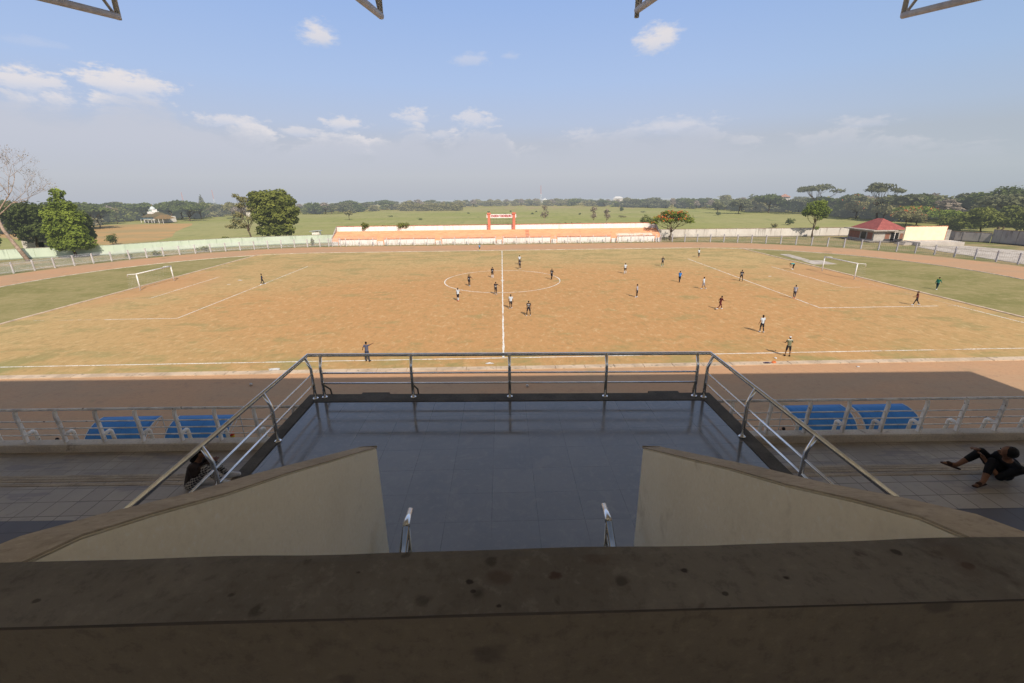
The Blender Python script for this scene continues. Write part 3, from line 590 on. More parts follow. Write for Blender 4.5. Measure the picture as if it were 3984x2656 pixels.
crumple('plastic_litter', (-18.73, -36.8, .01), (.42, .16, .12), WP, 'crumpled white plastic by the kerb left of the balcony', 'litter', 1)
crumple('plastic_litter', (-1.16, -36.3, .01), (.26, .12, .08), WP, 'small white litter by the kerb at the halfway line', 'litter', 2)
crumple('plastic_litter', (22.9, -36.3, .01), (.10, .10, .10), WP, 'tiny white scrap on the grass near the touchline, left of the white-capped assistant', 'litter', 3)
crumple('plastic_litter', (28.31, -38.46, 0), (.10, .08, .06), WP, 'white scrap on the sunlit strip of track at the right', 'litter', 4)
crumple('plastic_litter', (-43.2, 3.2, .01), (.3, .1, .08), WP, 'white scrap in the left penalty area near the goal', 'litter', 5)
crumple('cloth_bag', (22.1, -37.4, .06), (.17, .11, .20), mat('orange_cloth', (.75, .22, .08)), 'orange bag lying on the near kerb', 'bag', 6)
crumple('cloth_bag', (21.5, -37.45, .06), (.22, .11, .10), mat('dark_rag', (.07, .05, .09)), 'dark rag beside the orange bag on the kerb', 'cloth', 7)
j = empty('water_jug', (-15.9, -47.8, 0), 0, 'red and yellow water jug on the ground at the end of the left dugouts', 'jug')
mb = MB(); mb.tube([(0, 0, 0), (0, 0, .05), (0, 0, .34), (0, 0, .38)], [.14, .16, .16, .12], 16); mb.build('jug_body', mat('jug_yellow', (.7, .42, .05)), j, True)
mb = MB(); mb.tube([(0, 0, .38), (0, 0, .48), (0, 0, .50)], [.17, .17, .1], 16); mb.build('jug_lid', mat('jug_red', (.65, .05, .03)), j, True)

# dugouts: blue sheet vaults on white pipe frames
m_, t = new_mat('dugout_sheet'); v = t.obj(); x, y, z = t.xyz(v)
seam = t.m('SUBTRACT', 1., t.sm(t.m('ABSOLUTE', t.m('SUBTRACT', t.m('FRACT', t.m('MULTIPLY', t.m('ADD', x, .1), 1. / 1.22)), .5)), 0., .016))
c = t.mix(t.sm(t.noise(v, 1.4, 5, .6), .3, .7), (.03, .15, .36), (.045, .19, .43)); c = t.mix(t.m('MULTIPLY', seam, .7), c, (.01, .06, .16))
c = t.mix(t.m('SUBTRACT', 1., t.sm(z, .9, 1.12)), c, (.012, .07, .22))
BLUE = finish(m_, t, c, .55, spec=.25)
WPIPE = mat('white_pipe', (.62, .60, .57), (.48, .46, .43), 4., rough=.55)
prof = [(0, 2.0), (-.35, 2.0), (-.65, 1.95), (-1.0, 1.82), (-1.3, 1.58), (-1.55, 1.25), (-1.72, .9), (-1.8, .5), (-1.82, .12)]
def dugout(x0, x1, y0, lab):
    g = empty('dugout', (x0, y0, 0), 0, lab, 'dugout', None); L_ = x1 - x0
    mb = MB()
    for xx in (0,):
        for i in range(len(prof) - 1):
            (a, za), (b, zb) = prof[i], prof[i + 1]; n = 12
            for k in range(n): mb.face([(L_ * k / n, a, za), (L_ * (k + 1) / n, a, za), (L_ * (k + 1) / n, b, zb), (L_ * k / n, b, zb)])
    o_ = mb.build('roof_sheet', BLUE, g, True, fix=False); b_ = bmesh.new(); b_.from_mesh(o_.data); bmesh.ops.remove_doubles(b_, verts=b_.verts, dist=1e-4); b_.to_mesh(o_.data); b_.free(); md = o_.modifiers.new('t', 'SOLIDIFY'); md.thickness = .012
    for nm, xx in (('frame', -.02), ('frame', L_ + .02)):
        mb = MB(); mb.tube([(xx, 0, .05), (xx, 0, 2.0)], .022, 8); mb.tube([(xx, a, z_) for a, z_ in prof], .024, 8); mb.tube([(xx, 0, 2.0), (xx, -1.55, 1.25), (xx, -.9, .5), (xx, 0, .45)], .016, 8)
        mb.build(nm, WPIPE, g, True)
    mb = MB(); mb.box(.1, L_ - .1, -1.35, -.95, .40, .45); mb.build('bench', mat('bench_board', (.10, .06, .04)), g)
    for xx in (.4, L_ - .4): mb = MB(); mb.box(xx - .03, xx + .03, -1.3, -1., 0, .40); mb.build('bench_leg', WPIPE, g)
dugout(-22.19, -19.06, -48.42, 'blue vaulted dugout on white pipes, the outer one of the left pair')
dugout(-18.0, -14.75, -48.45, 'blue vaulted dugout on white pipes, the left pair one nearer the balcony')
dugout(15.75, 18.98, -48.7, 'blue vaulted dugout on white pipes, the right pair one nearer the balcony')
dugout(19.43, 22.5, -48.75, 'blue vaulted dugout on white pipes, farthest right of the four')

# ================================================================== NEAR GRANDSTAND  (local frame: x along the stand, y = distance from the camera)
SR = 0.
def shear(o_, k, y0=None, y1=None):
    for v in o_.data.vertices:
        f_ = 1. if y0 is None else max(0., min(1., (v.co.y - y0) / (y1 - y0)))
        v.co.y -= k * f_ * v.co.x
def S(name, label=None, cat=None, group=None, loc=(0, 0, 0)):
    c_, s_ = cos(SR), sin(SR)
    return empty(name, (CX + loc[0] * c_ - loc[1] * s_, CY + loc[0] * s_ + loc[1] * c_, loc[2]), SR, label, cat, group)
ZB = 9.57
def worn(name, a, b, stain, scale=1.2, sscale=5., dirt=None, spots=True, rough=.9, cut=.60, streak=False, marks=(), axis=1):
    m_, t = new_mat(name); v = t.obj()
    n1 = t.noise(v, scale, 7, .65); n2 = t.noise(v, sscale, 6, .6, .6); n3 = t.noise(v, 26., 5, .7)
    c = t.mix(t.sm(n1, .35, .65), a, b); c = t.mix(t.m('MULTIPLY', t.sm(n2, cut, cut + .16), .75), c, stain)
    c = t.mix(t.m('MULTIPLY', t.sm(n3, .50, .68), .12 if streak else .5), c, tuple(x * .5 for x in a)); c = t.mix(t.m('MULTIPLY', t.sm(n3, .46, .32), .35), c, tuple(min(.95, x * 1.35) for x in a))
    if streak:
        n4 = t.noise(t.sc(v, (1, 1, .10)), 5., 5, .7); n5 = t.noise(v, 1.1, 5, .6); vs = t.new('ShaderNodeTexVoronoi', feature='F1'); t.L(t.sc(v, (1, 1, .45)), vs.inputs['Vector']); vs.inputs['Scale'].default_value = 2.6
        c = t.mix(t.m('MULTIPLY', t.m('MULTIPLY', t.sm(n4, .54, .74), t.sm(n5, .46, .66)), .28), c, stain)
        c = t.mix(t.m('MULTIPLY', t.m('SUBTRACT', 1., t.sm(t.m('ADD', vs.outputs['Distance'], t.m('MULTIPLY', n3, .08)), .050, .075)), .8), c, (.12, .10, .075))
    if spots:
        vo = t.new('ShaderNodeTexVoronoi', feature='F1'); t.L(v, vo.inputs['Vector']); vo.inputs['Scale'].default_value = 7.
        sp = t.m('SUBTRACT', 1., t.sm(t.m('ADD', vo.outputs['Distance'], t.m('MULTIPLY', n3, .26)), .20, .29))
        c = t.mix(t.m('MULTIPLY', t.m('MULTIPLY', sp, .55), t.sm(n2, .44, .52)), c, (.018, .014, .012))
        v2 = t.new('ShaderNodeTexVoronoi', feature='F1'); t.L(v, v2.inputs['Vector']); v2.inputs['Scale'].default_value = 2.3
        c = t.mix(t.m('MULTIPLY', t.m('SUBTRACT', 1., t.sm(t.m('ADD', v2.outputs['Distance'], t.m('MULTIPLY', n2, .3)), .24, .40)), .25), c, (.06, .03, .022))
    if marks:
        X_, Y1, Z1 = t.xyz(v); B_ = Y1 if axis == 1 else Z1
        for mx_, my_, r_, dk, cc in marks:
            dx = t.m('DIVIDE', t.m('SUBTRACT', X_, mx_), r_); dy = t.m('DIVIDE', t.m('SUBTRACT', B_, my_), r_ * .7)
            q = t.m('ADD', t.m('SQRT', t.m('ADD', t.m('MULTIPLY', dx, dx), t.m('MULTIPLY', dy, dy))), t.m('MULTIPLY', t.m('SUBTRACT', t.noise(v, 40. if r_ < .03 else 14., 3), .5), 2.2))
            c = t.mix(t.m('MULTIPLY', t.m('SUBTRACT', 1., t.sm(q, .5, 1.25)), dk * .85), c, cc)
    return finish(m_, t, c, rough, bump=n3, bstr=.35, bdist=.006, haze=False)
def chips(m_):
    return m_
CREAM = worn('cream_plaster', (.90, .83, .68), (.84, .77, .62), (.62, .55, .42), .8, 2.2, spots=False, cut=.58, streak=True)
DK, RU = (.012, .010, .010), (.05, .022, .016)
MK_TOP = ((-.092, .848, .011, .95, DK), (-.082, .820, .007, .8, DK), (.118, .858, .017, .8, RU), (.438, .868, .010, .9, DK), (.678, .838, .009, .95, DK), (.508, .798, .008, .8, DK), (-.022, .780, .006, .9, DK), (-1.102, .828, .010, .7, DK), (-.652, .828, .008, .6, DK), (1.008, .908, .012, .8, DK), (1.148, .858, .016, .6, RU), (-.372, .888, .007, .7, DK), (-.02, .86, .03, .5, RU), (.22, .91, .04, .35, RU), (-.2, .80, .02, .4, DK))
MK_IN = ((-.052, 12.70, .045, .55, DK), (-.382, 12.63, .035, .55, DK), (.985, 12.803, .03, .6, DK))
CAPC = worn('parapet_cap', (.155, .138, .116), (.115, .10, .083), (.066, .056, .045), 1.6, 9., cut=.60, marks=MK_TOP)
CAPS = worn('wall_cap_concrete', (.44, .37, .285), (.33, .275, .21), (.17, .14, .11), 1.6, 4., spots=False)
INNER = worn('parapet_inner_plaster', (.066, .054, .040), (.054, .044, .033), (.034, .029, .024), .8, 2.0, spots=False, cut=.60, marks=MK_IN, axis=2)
CURB = worn('balcony_curb', (.13, .118, .10), (.09, .08, .07), (.05, .045, .038), 2., 7., spots=False)
def brick(t, v, w, h, off, ox, oy, mort, c1, c2, cm):
    n = t.new('ShaderNodeTexBrick'); n.offset = off; n.squash = 1
    t.L(v, n.inputs['Vector']); n.inputs['Scale'].default_value = 1; n.inputs['Mortar Size'].default_value = mort; n.inputs['Mortar Smooth'].default_value = .2
    n.inputs['Brick Width'].default_value = w; n.inputs['Row Height'].default_value = h
    for i, c in zip((1, 2, 3), (c1, c2, cm)): n.inputs[i].default_value = (*c, 1)
    return n
m_, t = new_mat('balcony_tile'); v = t.obj(); ad = t.new('ShaderNodeVectorMath', operation='ADD'); t.L(v, ad.inputs[0]); ad.inputs[1].default_value = (62 * .617 + .20, 60 * .592 - 4.28 + .0, 0)
br = brick(t, ad.outputs[0], .617, .592, 0, 0, 0, .0045, (.155, .150, .150), (.122, .118, .120), (.032, .031, .030))
n1 = t.noise(v, .9, 6, .6); n3 = t.noise(v, 12., 5, .7)
c = t.mix(t.sm(n1, .35, .7), br.outputs[0], (.112, .110, .115)); c = t.mix(t.m('MULTIPLY', t.sm(n3, .5, .7), .4), c, (.19, .18, .17)); c = t.mix(t.m('MULTIPLY', t.sm(t.noise(v, 2.2, 7, .75, 1.), .52, .66), .35), c, (.21, .195, .175))
vo = t.new('ShaderNodeTexVoronoi'); t.L(v, vo.inputs['Vector']); vo.inputs['Scale'].default_value = 4.6
c = t.mix(t.m('MULTIPLY', t.m('SUBTRACT', 1., t.sm(t.m('ADD', vo.outputs['Distance'], t.m('MULTIPLY', n3, .06)), .045, .085)), .8), c, (.03, .03, .03))
TILE = finish(m_, t, c, t.m('ADD', .085, t.m('MULTIPLY', t.sm(n1, .3, .7), .09)), spec=1.0, bump=br.outputs['Fac'], bstr=-.3, bdist=.002, haze=False)
m_, t = new_mat('terrace_tile'); v = t.obj()
br = brick(t, v, .305, .305, 0, 0, 0, .006, (.36, .315, .265), (.42, .37, .31), (.11, .10, .085)); n1 = t.noise(v, .8, 6, .6); n2 = t.noise(t.sc(v, (1, 5, 1)), 1.1, 3, .5)
c = t.mix(t.sm(n1, .35, .7), br.outputs[0], (.29, .255, .215)); c = t.mix(t.m('MULTIPLY', t.sm(n2, .58, .62), .5), c, (.20, .18, .19)); c = t.mix(t.m('MULTIPLY', t.sm(t.noise(v, 9., 5, .7), .55, .75), .35), c, (.12, .10, .08))
TERR = finish(m_, t, c, .55, spec=.3, haze=False)
m_, t = new_mat('aisle_tile'); v = t.obj()
br = brick(t, v, .61, .61, 0, 0, 0, .006, (.115, .11, .12), (.13, .12, .128), (.06, .055, .05)); n1 = t.noise(v, .8, 6, .6)
c = t.mix(t.sm(n1, .35, .7), br.outputs[0], (.09, .085, .088)); c = t.mix(t.m('MULTIPLY', t.sm(t.noise(v, 7., 5, .7), .55, .75), .35), c, (.1, .09, .08))
AISLE = finish(m_, t, c, .5, spec=.3, haze=False)
def chrome(name, col, r):
    m_, t = new_mat(name); v = t.obj(); n = t.noise(v, 5., 3); return finish(m_, t, t.mix(t.sm(n, .4, .7), col, tuple(x * .85 for x in col)), t.m('ADD', r, t.m('MULTIPLY', n, .10)), metal=1., spec=.5, haze=False)
STEEL = chrome('stainless_steel', (.90, .90, .90), .18); STEEL2 = chrome('steel_dark_reflection', (.30, .29, .27), .12)  # second steel is a darkened copy: reflection of the dim interior put into the colour

XL, XR = -48., 44.5
st = S('grandstand', 'cream concrete grandstand with tiled balcony, side walls and parapet that the camera looks over', 'grandstand')
# vomitory well between x=-1.33..1.33, y -.?..4.3
WX = 1.345; WT = .17
DE = 4.28      # edge of the balcony floor above the stair
mb = MB(); mb.box(-3.97, 4.10, DE, 8.42, ZB - .25, ZB)
shear(mb.build('balcony_floor', TILE, st), .034, 4.3, 8.6)
mb = MB(); mb.box(-4.20, -3.97, 4.1, 8.78, ZB - .6, ZB + .012); mb.box(4.10, 4.36, 4.1, 8.78, ZB - .6, ZB + .012); mb.box(-3.97, 4.10, 8.42, 8.78, ZB - .6, ZB + .012)
mb.box(-3.1, -2.5, 8.78, 8.92, ZB - .3, ZB - .01); mb.box(3.1, 3.75, 8.78, 8.92, ZB - .3, ZB - .01)
shear(mb.build('balcony_curb', CURB, st, bevel=.008), .034, 4.3, 8.6)
# stair going down toward the viewer
mb = MB()
for k in range(9): mb.box(-WX, WX, DE - .30 * (k + 1), DE - .30 * k - .002 * (k > 0), ZB - .17 * (k + 1) - .3, ZB - .17 * (k + 1))
mb.build('stair', AISLE, st, bevel=.004)
# side walls of the well
wtop = [(4.02, 11.25), (3.5, 11.52), (2.9, 11.83), (2.3, 12.14), (1.8, 12.385), (1.4, 12.60), (1.15, 12.725), (.94, 12.795)]
def skew(o_, sg):
    for v in o_.data.vertices:
        v.co.x += .035 if sg < 0 else -.045 + .078 * (v.co.y - .95) / 3.05
        if sg > 0: v.co.y -= .11 * max(0, (v.co.y - .95) / 3.05)
for nm, sg in (('side_wall', -1), ('side_wall', 1)):
    x0, x1 = (sg * WX, sg * (WX + WT)); mb = MB()
    poly = [(y_, z_) for y_, z_ in wtop] + [(.94, 6.5), (4.02, 6.5)]
    mb.prism(poly, min(x0, x1), max(x0, x1), 'x'); o_ = mb.build(nm, CREAM, st, bevel=.012); skew(o_, sg)
    mb = MB(); n = len(wtop)
    q0, q1 = sg * (WX - .004), sg * (WX + WT + .012)
    for i in range(n - 1):
        (a, za), (b, zb) = wtop[i], wtop[i + 1]; h_ = .006
        mb.face([(q0, a, za + h_), (q1, a, za + h_ - .001), (q1, b, zb + h_ - .001), (q0, b, zb + h_)])
        for q in (q0, q1): lo_ = .012 if q == q1 else .0015; mb.face([(q, a, za - lo_), (q, a, za + h_ - (q == q1) * .001), (q, b, zb + h_ - (q == q1) * .001), (q, b, zb - lo_)])
    mb.face([(q0, 4.024, wtop[0][1] - .012), (q1, 4.024, wtop[0][1] - .012), (q1, 4.024, wtop[0][1] + .008), (q0, 4.024, wtop[0][1] + .018)])
    skew(mb.build('wall_cap', CAPS, o_, fix=True), sg)
# parapet in front of the camera
ZP = 12.82
bm_ = MB(); n = 60; rr = random.Random(4)
ny = 6
gx = [-3.2 + 6.4 * i / n for i in range(n + 1)]
def py(i, j):
    y_ = .762 + (.955 - .762) * j / ny; X = gx[i]
    z_ = ZP + .004 * mnoise.noise(Vector((X * 2.2, y_ * 3, 1))) + (-.006 if j == ny else (-.0015 if j == 0 else 0))
    if j == ny: y_ += .006 * mnoise.noise(Vector((X * 3, 7, 1)))
    return (X, y_, z_)
for i in range(n):
    for j in range(ny): bm_.face([py(i, j), py(i + 1, j), py(i + 1, j + 1), py(i, j + 1)])
    bm_.face([py(i, ny), py(i + 1, ny), (gx[i + 1], .955, 12.79), (gx[i], .955, 12.79)])
    bm_.face([(gx[i], .7600, 12.813), (gx[i + 1], .7600, 12.813), py(i + 1, 0), py(i, 0)], 1)
pc = bm_.build('parapet_cap', [CAPC, mat('crease_dark', (.03, .024, .02), haze=False)], st, fix=True)  # crease line painted dark on the lip, which back light would brighten
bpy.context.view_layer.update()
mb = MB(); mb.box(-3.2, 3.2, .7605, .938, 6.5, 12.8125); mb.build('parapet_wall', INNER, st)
# seating terraces, aisle and slabs either side (and the upper rows behind the side walls)
for nm, (a, b) in (('terrace', (XL, -4.34)), ('terrace', (4.48, XR))):
    mb = MB(); rows = [(5.80, 9.57), (6.50, 9.145), (7.18, 8.72), (7.86, 8.295), (9.42, 7.87)]
    poly = []; y_prev = 5.0
    poly = [(5.0, 9.57)]
    for i, (y_, z_) in enumerate(rows):
        poly.append((y_, z_)); 
        if i < len(rows) - 1: poly.append((y_, rows[i + 1][1]))
    poly += [(9.42, 7.0), (5.0, 7.0)]
    mb.prism(poly, a, b, 'x'); shear(mb.build(nm, TERR, st), .0165)
    for k, (y_, z_) in enumerate(rows[:4]):
        mb = MB(); mb.box(a + .01, b - .01, y_ - .05, y_ + .012, z_ - .06, z_ + .006); shear(mb.build('step_nosing', CAPS, st), .0165)
for a, b in ((XL, -4.34), (4.48, XR)):
    mb = MB(); mb.box(a, b, 3.9, 4.998, 8.9, 9.57); shear(mb.build('aisle', AISLE, st), .0165, 3.9, 4.998)
for a, b in ((-4.34, -WX - WT), (WX + WT, 4.48)):
    mb = MB(); mb.box(a, b, 3.9, DE - .002, 8.9, 9.565); mb.build('aisle', AISLE, st)
for a, b in ((XL, -WX - WT - .014), (WX + WT + .014, XR)):
    mb = MB()
    for k in range(6): mb.box(a, b, 3.9 - .62 * (k + 1), 3.9 - .62 * k, 8.5, 9.57 + .335 * (k + 1))
    mb.build('upper_row', AISLE, st)
mb = MB(); mb.box(XL, XR, -8., .18, 11.2, 11.58); mb.build('upper_floor', CREAM, st)
for k in range(4):
    mb = MB(); mb.box(XL, XR, -8. , -1.6 - 1.2 * k, 11.582 + .4 * k, 11.98 + .4 * k); mb.build('upper_row', CREAM, st)
mb = MB(); mb.box(XL, XR, -8.4, -8.002, 0, 13.2); mb.build('back_wall', INNER, st)  # unseen behind the camera, kept low to let light in from the back
# front wall of the stand with kerb beam on top
for a, b in ((XL, -4.0), (4.15, XR)):
    mb = MB(); mb.box(a, b, 9.422, 9.72, 7.0, 8.06); shear(mb.build('front_beam', worn('front_beam_plaster', (.62, .55, .46), (.50, .44, .37), (.22, .18, .14), .9, 3.5, spots=False), st, bevel=.02), .0165)
mb = MB(); mb.box(XL, XR, 9.2, 9.40, 0, 6.99); mb.build('front_wall', CREAM, st)
for x_ in (-44, -36, -28, -20, -12, 12, 20, 28, 36): mb = MB(); mb.box(x_ - .25, x_ + .25, -4.9, -4.4, 11.2, 15.6); mb.build('column', CREAM, st)
# roof and its trusses
mr = mat('roof_sheet', (.72, .71, .68), rough=.5, haze=False)
RS = tan(radians(8.4)); FY = 12.62
mb = MB(); mb.prism([(FY, 19.0), (FY, 19.15), (-5., 19.15 - (FY + 5.) * RS), (-5., 19.0 - (FY + 5.) * RS)], XL, XR, 'x'); rf = mb.build('roof', mr, st); shear(rf, .0224)  # unseen rear edge cut short so sun reaches the upper rows and bounces forward
TP = mat('truss_paint', (.60, .56, .54), (.50, .46, .44), 6., rough=.5, haze=False, coord='obj')
for i, x_ in enumerate((-14.5, -8.54, -2.66, 3.19, 9.42, 15.4)):
    mb = MB(); f0 = Vector((x_, 12.13, (17.50, 17.5, 17.49, 17.58, 17.46, 17.5)[i])); rt = .07
    zt = 19.0 - (FY - 12.13) * RS - .1
    mb.tube([f0, (x_, -5.0, 17.5 - 17.13 * RS)], rt, 12); mb.tube([(x_, 12.13, zt), (x_, -5, zt - 17.13 * RS)], rt, 12)
    mb.tube([(f0.x, 12.13, 17.44), (x_, 12.13, zt)], .055, 12)
    yy = 12.05; k = 0
    while yy > -2.4:
        z0 = 17.5 - (12.13 - yy) * RS; y2 = yy - 1.25; z1 = zt - (12.13 - y2) * RS
        mb.tube([(x_, yy, z0), (x_, y2, z1)], .032, 8); mb.tube([(x_, y2, z1), (x_, y2 - 1.25, z0 - 2.5 * RS)], .032, 8); yy = y2 - 1.25
    mb.build('roof_truss', TP, st, True)

# balcony railing
rg = S('balcony_railing', 'stainless steel railing around the three sides of the tiled balcony', 'railing', loc=(0, 0, ZB))
KZ, TZ = .68, .925; OUT = .10
xL, xR, yF, yN = -3.99, 4.14, 8.63, 3.7
def post(x, y, ox, oy, brace=False):
    mb = MB(); mb.tube([(x, y, 0), (x, y, KZ), (x + ox * OUT * .95, y + oy * OUT * .95, TZ)], [.031, .031, .029], 14); p_ = mb.build('post', STEEL, rg, True)
    mb = MB(); mb.tube([(x, y, .012), (x, y, .022), (x, y, .035)], [.062, .058, .033], 18); mb.build('base_flange', STEEL, p_, True)
    if brace:
        mb = MB(); mb.tube([(x, y + .03, .28), (x + .06, y + .20, .10), (x + .08, y + .24, -.25)], .018, 8); mb.build('brace', CURB, p_, True)
for i, x_ in enumerate((xL + .17, -1.93, .11, 2.11, xR - .17)): post(x_, yF, 0, 1, i != 2)
for y_ in (yF - .06, 6.93, 5.33, 3.72):
    post(xL, y_, -1, 0); post(xR, y_, 1, 0)
mb = MB(); mb.tube([(xL - OUT, yN - .55, TZ), (xL - OUT, yF + OUT, TZ), (xR + OUT, yF + OUT, TZ), (xR + OUT, yN - .55, TZ)], .036, 18); mb.build('top_rail', STEEL, rg, True)
for z_ in (.33, .56):
    mb = MB(); mb.tube([(xL + .17, yF, z_), (xR - .17, yF, z_)], .018, 12); mb.build('mid_rail', STEEL, rg, True)
    for x_ in (xL, xR): mb = MB(); mb.tube([(x_, yF - .06, z_), (x_, yN - .5, z_)], .018, 12); mb.build('mid_rail', STEEL, rg, True)
for o_ in list(bpy.data.objects):
    p_ = o_
    while p_.parent is not None: p_ = p_.parent
    if p_ is rg and o_.type == 'MESH': shear(o_, .037, 4.3, 8.6)
# stair handrails
for x_, lab in ((-1.0, 'polished steel handrail on the left side of the stair opening below the parapet'), (1.02, 'polished steel handrail on the right side of the stair opening below the parapet')):
    h_ = S('handrail', lab, 'handrail')
    mb = MB(); mb.tube([(x_, 3.90, 10.565), (x_, 3.70, 10.57), (x_, 3.66, 10.555)], .035, 16); tr_ = mb.build('top_rail', STEEL, h_, True); mb = MB(); mb.tube([(x_, 3.662, 10.556), (x_, 2.2, 9.73)], .0348, 16); mb.build('sloping_rail', STEEL2, h_, True)
    mb = MB(); mb.tube([(x_, 3.68, 10.55), (x_, 3.68, 9.2)], .032, 14); mb.build('post', STEEL2, h_, True)
    for dz in (.13, .26, .39, .52): mb = MB(); mb.tube([(x_, 3.68, 10.55 - dz), (x_, 2.2, 9.72 - dz)], .026, 10); mb.build('mid_rail', STEEL2, h_, True)
# white railings on the front beam
WRL = mat('white_railing_paint', (.86, .82, .77), (.62, .58, .54), 2.5, .45, .62, rough=.55, coord='obj', c=(.16, .12, .10), cs=9., clo=.66, chi=.72, haze=False)
def white_rail(a, b, first, step, lab):
    g = S('railing', lab, 'railing', 'white railings along the front of the stand', loc=(0, 9.58, 8.06))
    mb = MB(); mb.tube([(a, .02, .86), (b, .02, .86)], .032, 10); mb.build('top_rail', WRL, g, True)
    for z_ in (.19, .37, .555): mb = MB(); mb.tube([(a, 0, z_), (b, 0, z_)], .017, 8); mb.build('mid_rail', WRL, g, True)
    x_ = first
    while x_ < b:
        if x_ > a:
            mb = MB(); mb.prism([(-.045, 0), (.045, 0), (.035, .5), (.01, .72), (.03, .84), (-.05, .84), (-.075, .70), (-.05, .5)], x_ - .028, x_ + .028, 'x'); p_ = mb.build('post', WRL, g, bevel=.006)
            mb = MB(); mb.tube([(x_, .03, .19), (x_, .20, .20), (x_, .235, .16), (x_, .26, -.16)], .042, 10); mb.build('brace', WRL, p_, True)
        x_ += step
_w0 = set(bpy.data.objects)
white_rail(-16.4, -4.45, -16.2, .935, 'white painted pipe railing along the stand front left of the balcony')
white_rail(4.62, 17.2, 5.38, .925, 'white painted pipe railing along the stand front right of the balcony')

for o_ in set(bpy.data.objects) - _w0:
    if o_.type == 'MESH':
        for v in o_.data.vertices: v.co.y -= .0165 * v.co.x

# ================================================================== FAR STAND
fs = empty('far_stand', (0, 51.5, 0), 0, 'low orange stepped stand with white walls across the pitch', 'grandstand')
m_, t = new_mat('white_wall_paint'); v = t.pos(); x, y, z = t.xyz(v); n1 = t.noise(t.sc(v, (1, 1, .3)), 1.1, 6, .65)
c = t.mix(t.sm(n1, .45, .7), (.86, .82, .78), (.72, .66, .60)); c = t.mix(t.m('MULTIPLY', t.m('SUBTRACT', 1., t.sm(z, 0., .5)), t.sm(t.noise(v, 2., 5), .4, .6)), c, (.45, .38, .28))
FWH = finish(m_, t, c)
m_, t = new_mat('orange_seat_paint'); v = t.pos(); x, y, z = t.xyz(v); n1 = t.noise(t.sc(v, (1, 3, 3)), .5, 6, .65); n2 = t.noise(t.sc(v, (.4, 1, 3)), 2.2, 5, .6)
c = t.mix(t.sm(n1, .35, .65), (.84, .45, .26), (.76, .38, .21)); c = t.mix(t.m('MULTIPLY', t.sm(n2, .58, .72), .5), c, (.50, .14, .07))
pk = t.m('MULTIPLY', t.m('MULTIPLY', t.sm(x, 30.8, 31.3), t.m('SUBTRACT', 1., t.sm(x, 40.6, 41.))), t.m('MULTIPLY', t.m('SUBTRACT', 1., t.sm(z, 1.95, 2.2)), t.sm(n2, .40, .46)))
c = t.mix(pk, c, (.78, .70, .62)); FOR = finish(m_, t, c)
COP = mat('terracotta_trim', (.50, .17, .10), (.38, .13, .09), 1.)
gaps = [(-45.2, -43.3), (-33.3, -31.3), (-17.9, -15.9), (-1.6, .3), (13.0, 14.9), (29.2, 31.0), (41.1, 42.9)]
seg = [(gaps[i][1], gaps[i + 1][0]) for i in range(len(gaps) - 1)]
for a, b in seg:
    w_ = None
    mb = MB(); mb.box(a, b, 0, .22, -.1, 1.45); w_ = mb.build('front_wall', FWH, fs)
    mb = MB(); mb.box(a, b, -.02, .24, 1.452, 1.50); mb.build('coping', COP, w_)
    mb = MB()
    for z_ in (1.75, 2.05, 2.35): mb.tube([(a, .1, z_), (b, .1, z_)], .028, 6)
    n = int((b - a) / 2.9)
    for k in range(n + 1): x_ = a + (b - a) * k / n; mb.tube([(x_, .1, 1.5), (x_, .1, 2.35)], .035, 6)
    mb.build('front_railing', mat('rail_faded_pink', (.66, .42, .34)), fs)
    mb = MB()
    for k in range(int((b - a) / 2.35)):
        x_ = a + 1.2 + k * 2.35; mb.box(x_ - .05, x_ + .05, -.012, .0, .2, 1.3)
    mb.build('wall_stain', mat('stain_grey', (.45, .42, .38), (.6, .56, .5), 2.), w_)
for a, b in gaps:
    mb = MB()
    for k in range(4): mb.box(a, b, .1 + .28 * k, 1.4, .0 + .3 * k, .3 * (k + 1))
    mb.build('stair', FOR, fs)
    mb = MB(); mb.box(a + .25, b - .25, -.25, .098, -.1, 1.05); mb.build('stair_wall', FWH, fs)
mb = MB(); NR = 6; dy = 5.2 / NR
for k in range(NR): mb.box(-45.2, 42.9, .25 + dy * k, 5.7, 1.0 if k else -.1, 1.38 + .31 * (k + 1) - .0)
mb.build('seating', FOR, fs)
for x_ in (-39, -24.5, -8.7, 7., 22., 36.):
    mb = MB()
    for k in range(NR): mb.box(x_ - .5, x_ + .5, .25 + dy * k - .22, .25 + dy * k + .3, 1.38 + .31 * k, 1.38 + .31 * k + .16)
    mb.build('aisle_step', COP if x_ in (7.,) else FOR, fs)
mb = MB(); mb.box(-45.3, 42.95, 5.7, 5.95, 0, 4.5); bw = mb.build('back_wall', FWH, fs)
mb = MB(); mb.box(-45.35, 43., 5.62, 6.03, 4.502, 4.62); mb.build('coping', COP, bw)
for x_ in (-45.42, 42.97):
    mb = MB(); mb.prism([(0, -.1), (0, 1.1), (.4, 1.5), (5.7, 4.5), (5.7, -.1)], x_ - .12, x_ + .12, 'x'); mb.build('end_wall', mat('grey_plaster', (.42, .38, .33), (.3, .27, .24), .6), fs)
ng = empty('name_gate', (0, 57., 3.3), 0, 'white name board on two orange pillars above the middle of the far stand', 'sign')
for x_ in (-3.41, 3.41):
    mb = MB(); mb.box(x_ - .37, x_ + .37, -.62, -.02 + .2, -.1, 4.0); p_ = mb.build('pillar', mat('pillar_orange', (.68, .22, .14), (.58, .18, .12), 1.), ng, bevel=.02)
    mb = MB(); mb.box(x_ - .5, x_ + .5, -.75, .3, 4.002, 4.45); mb.build('pillar_top', bpy.data.materials['pillar_orange'], p_, bevel=.03)
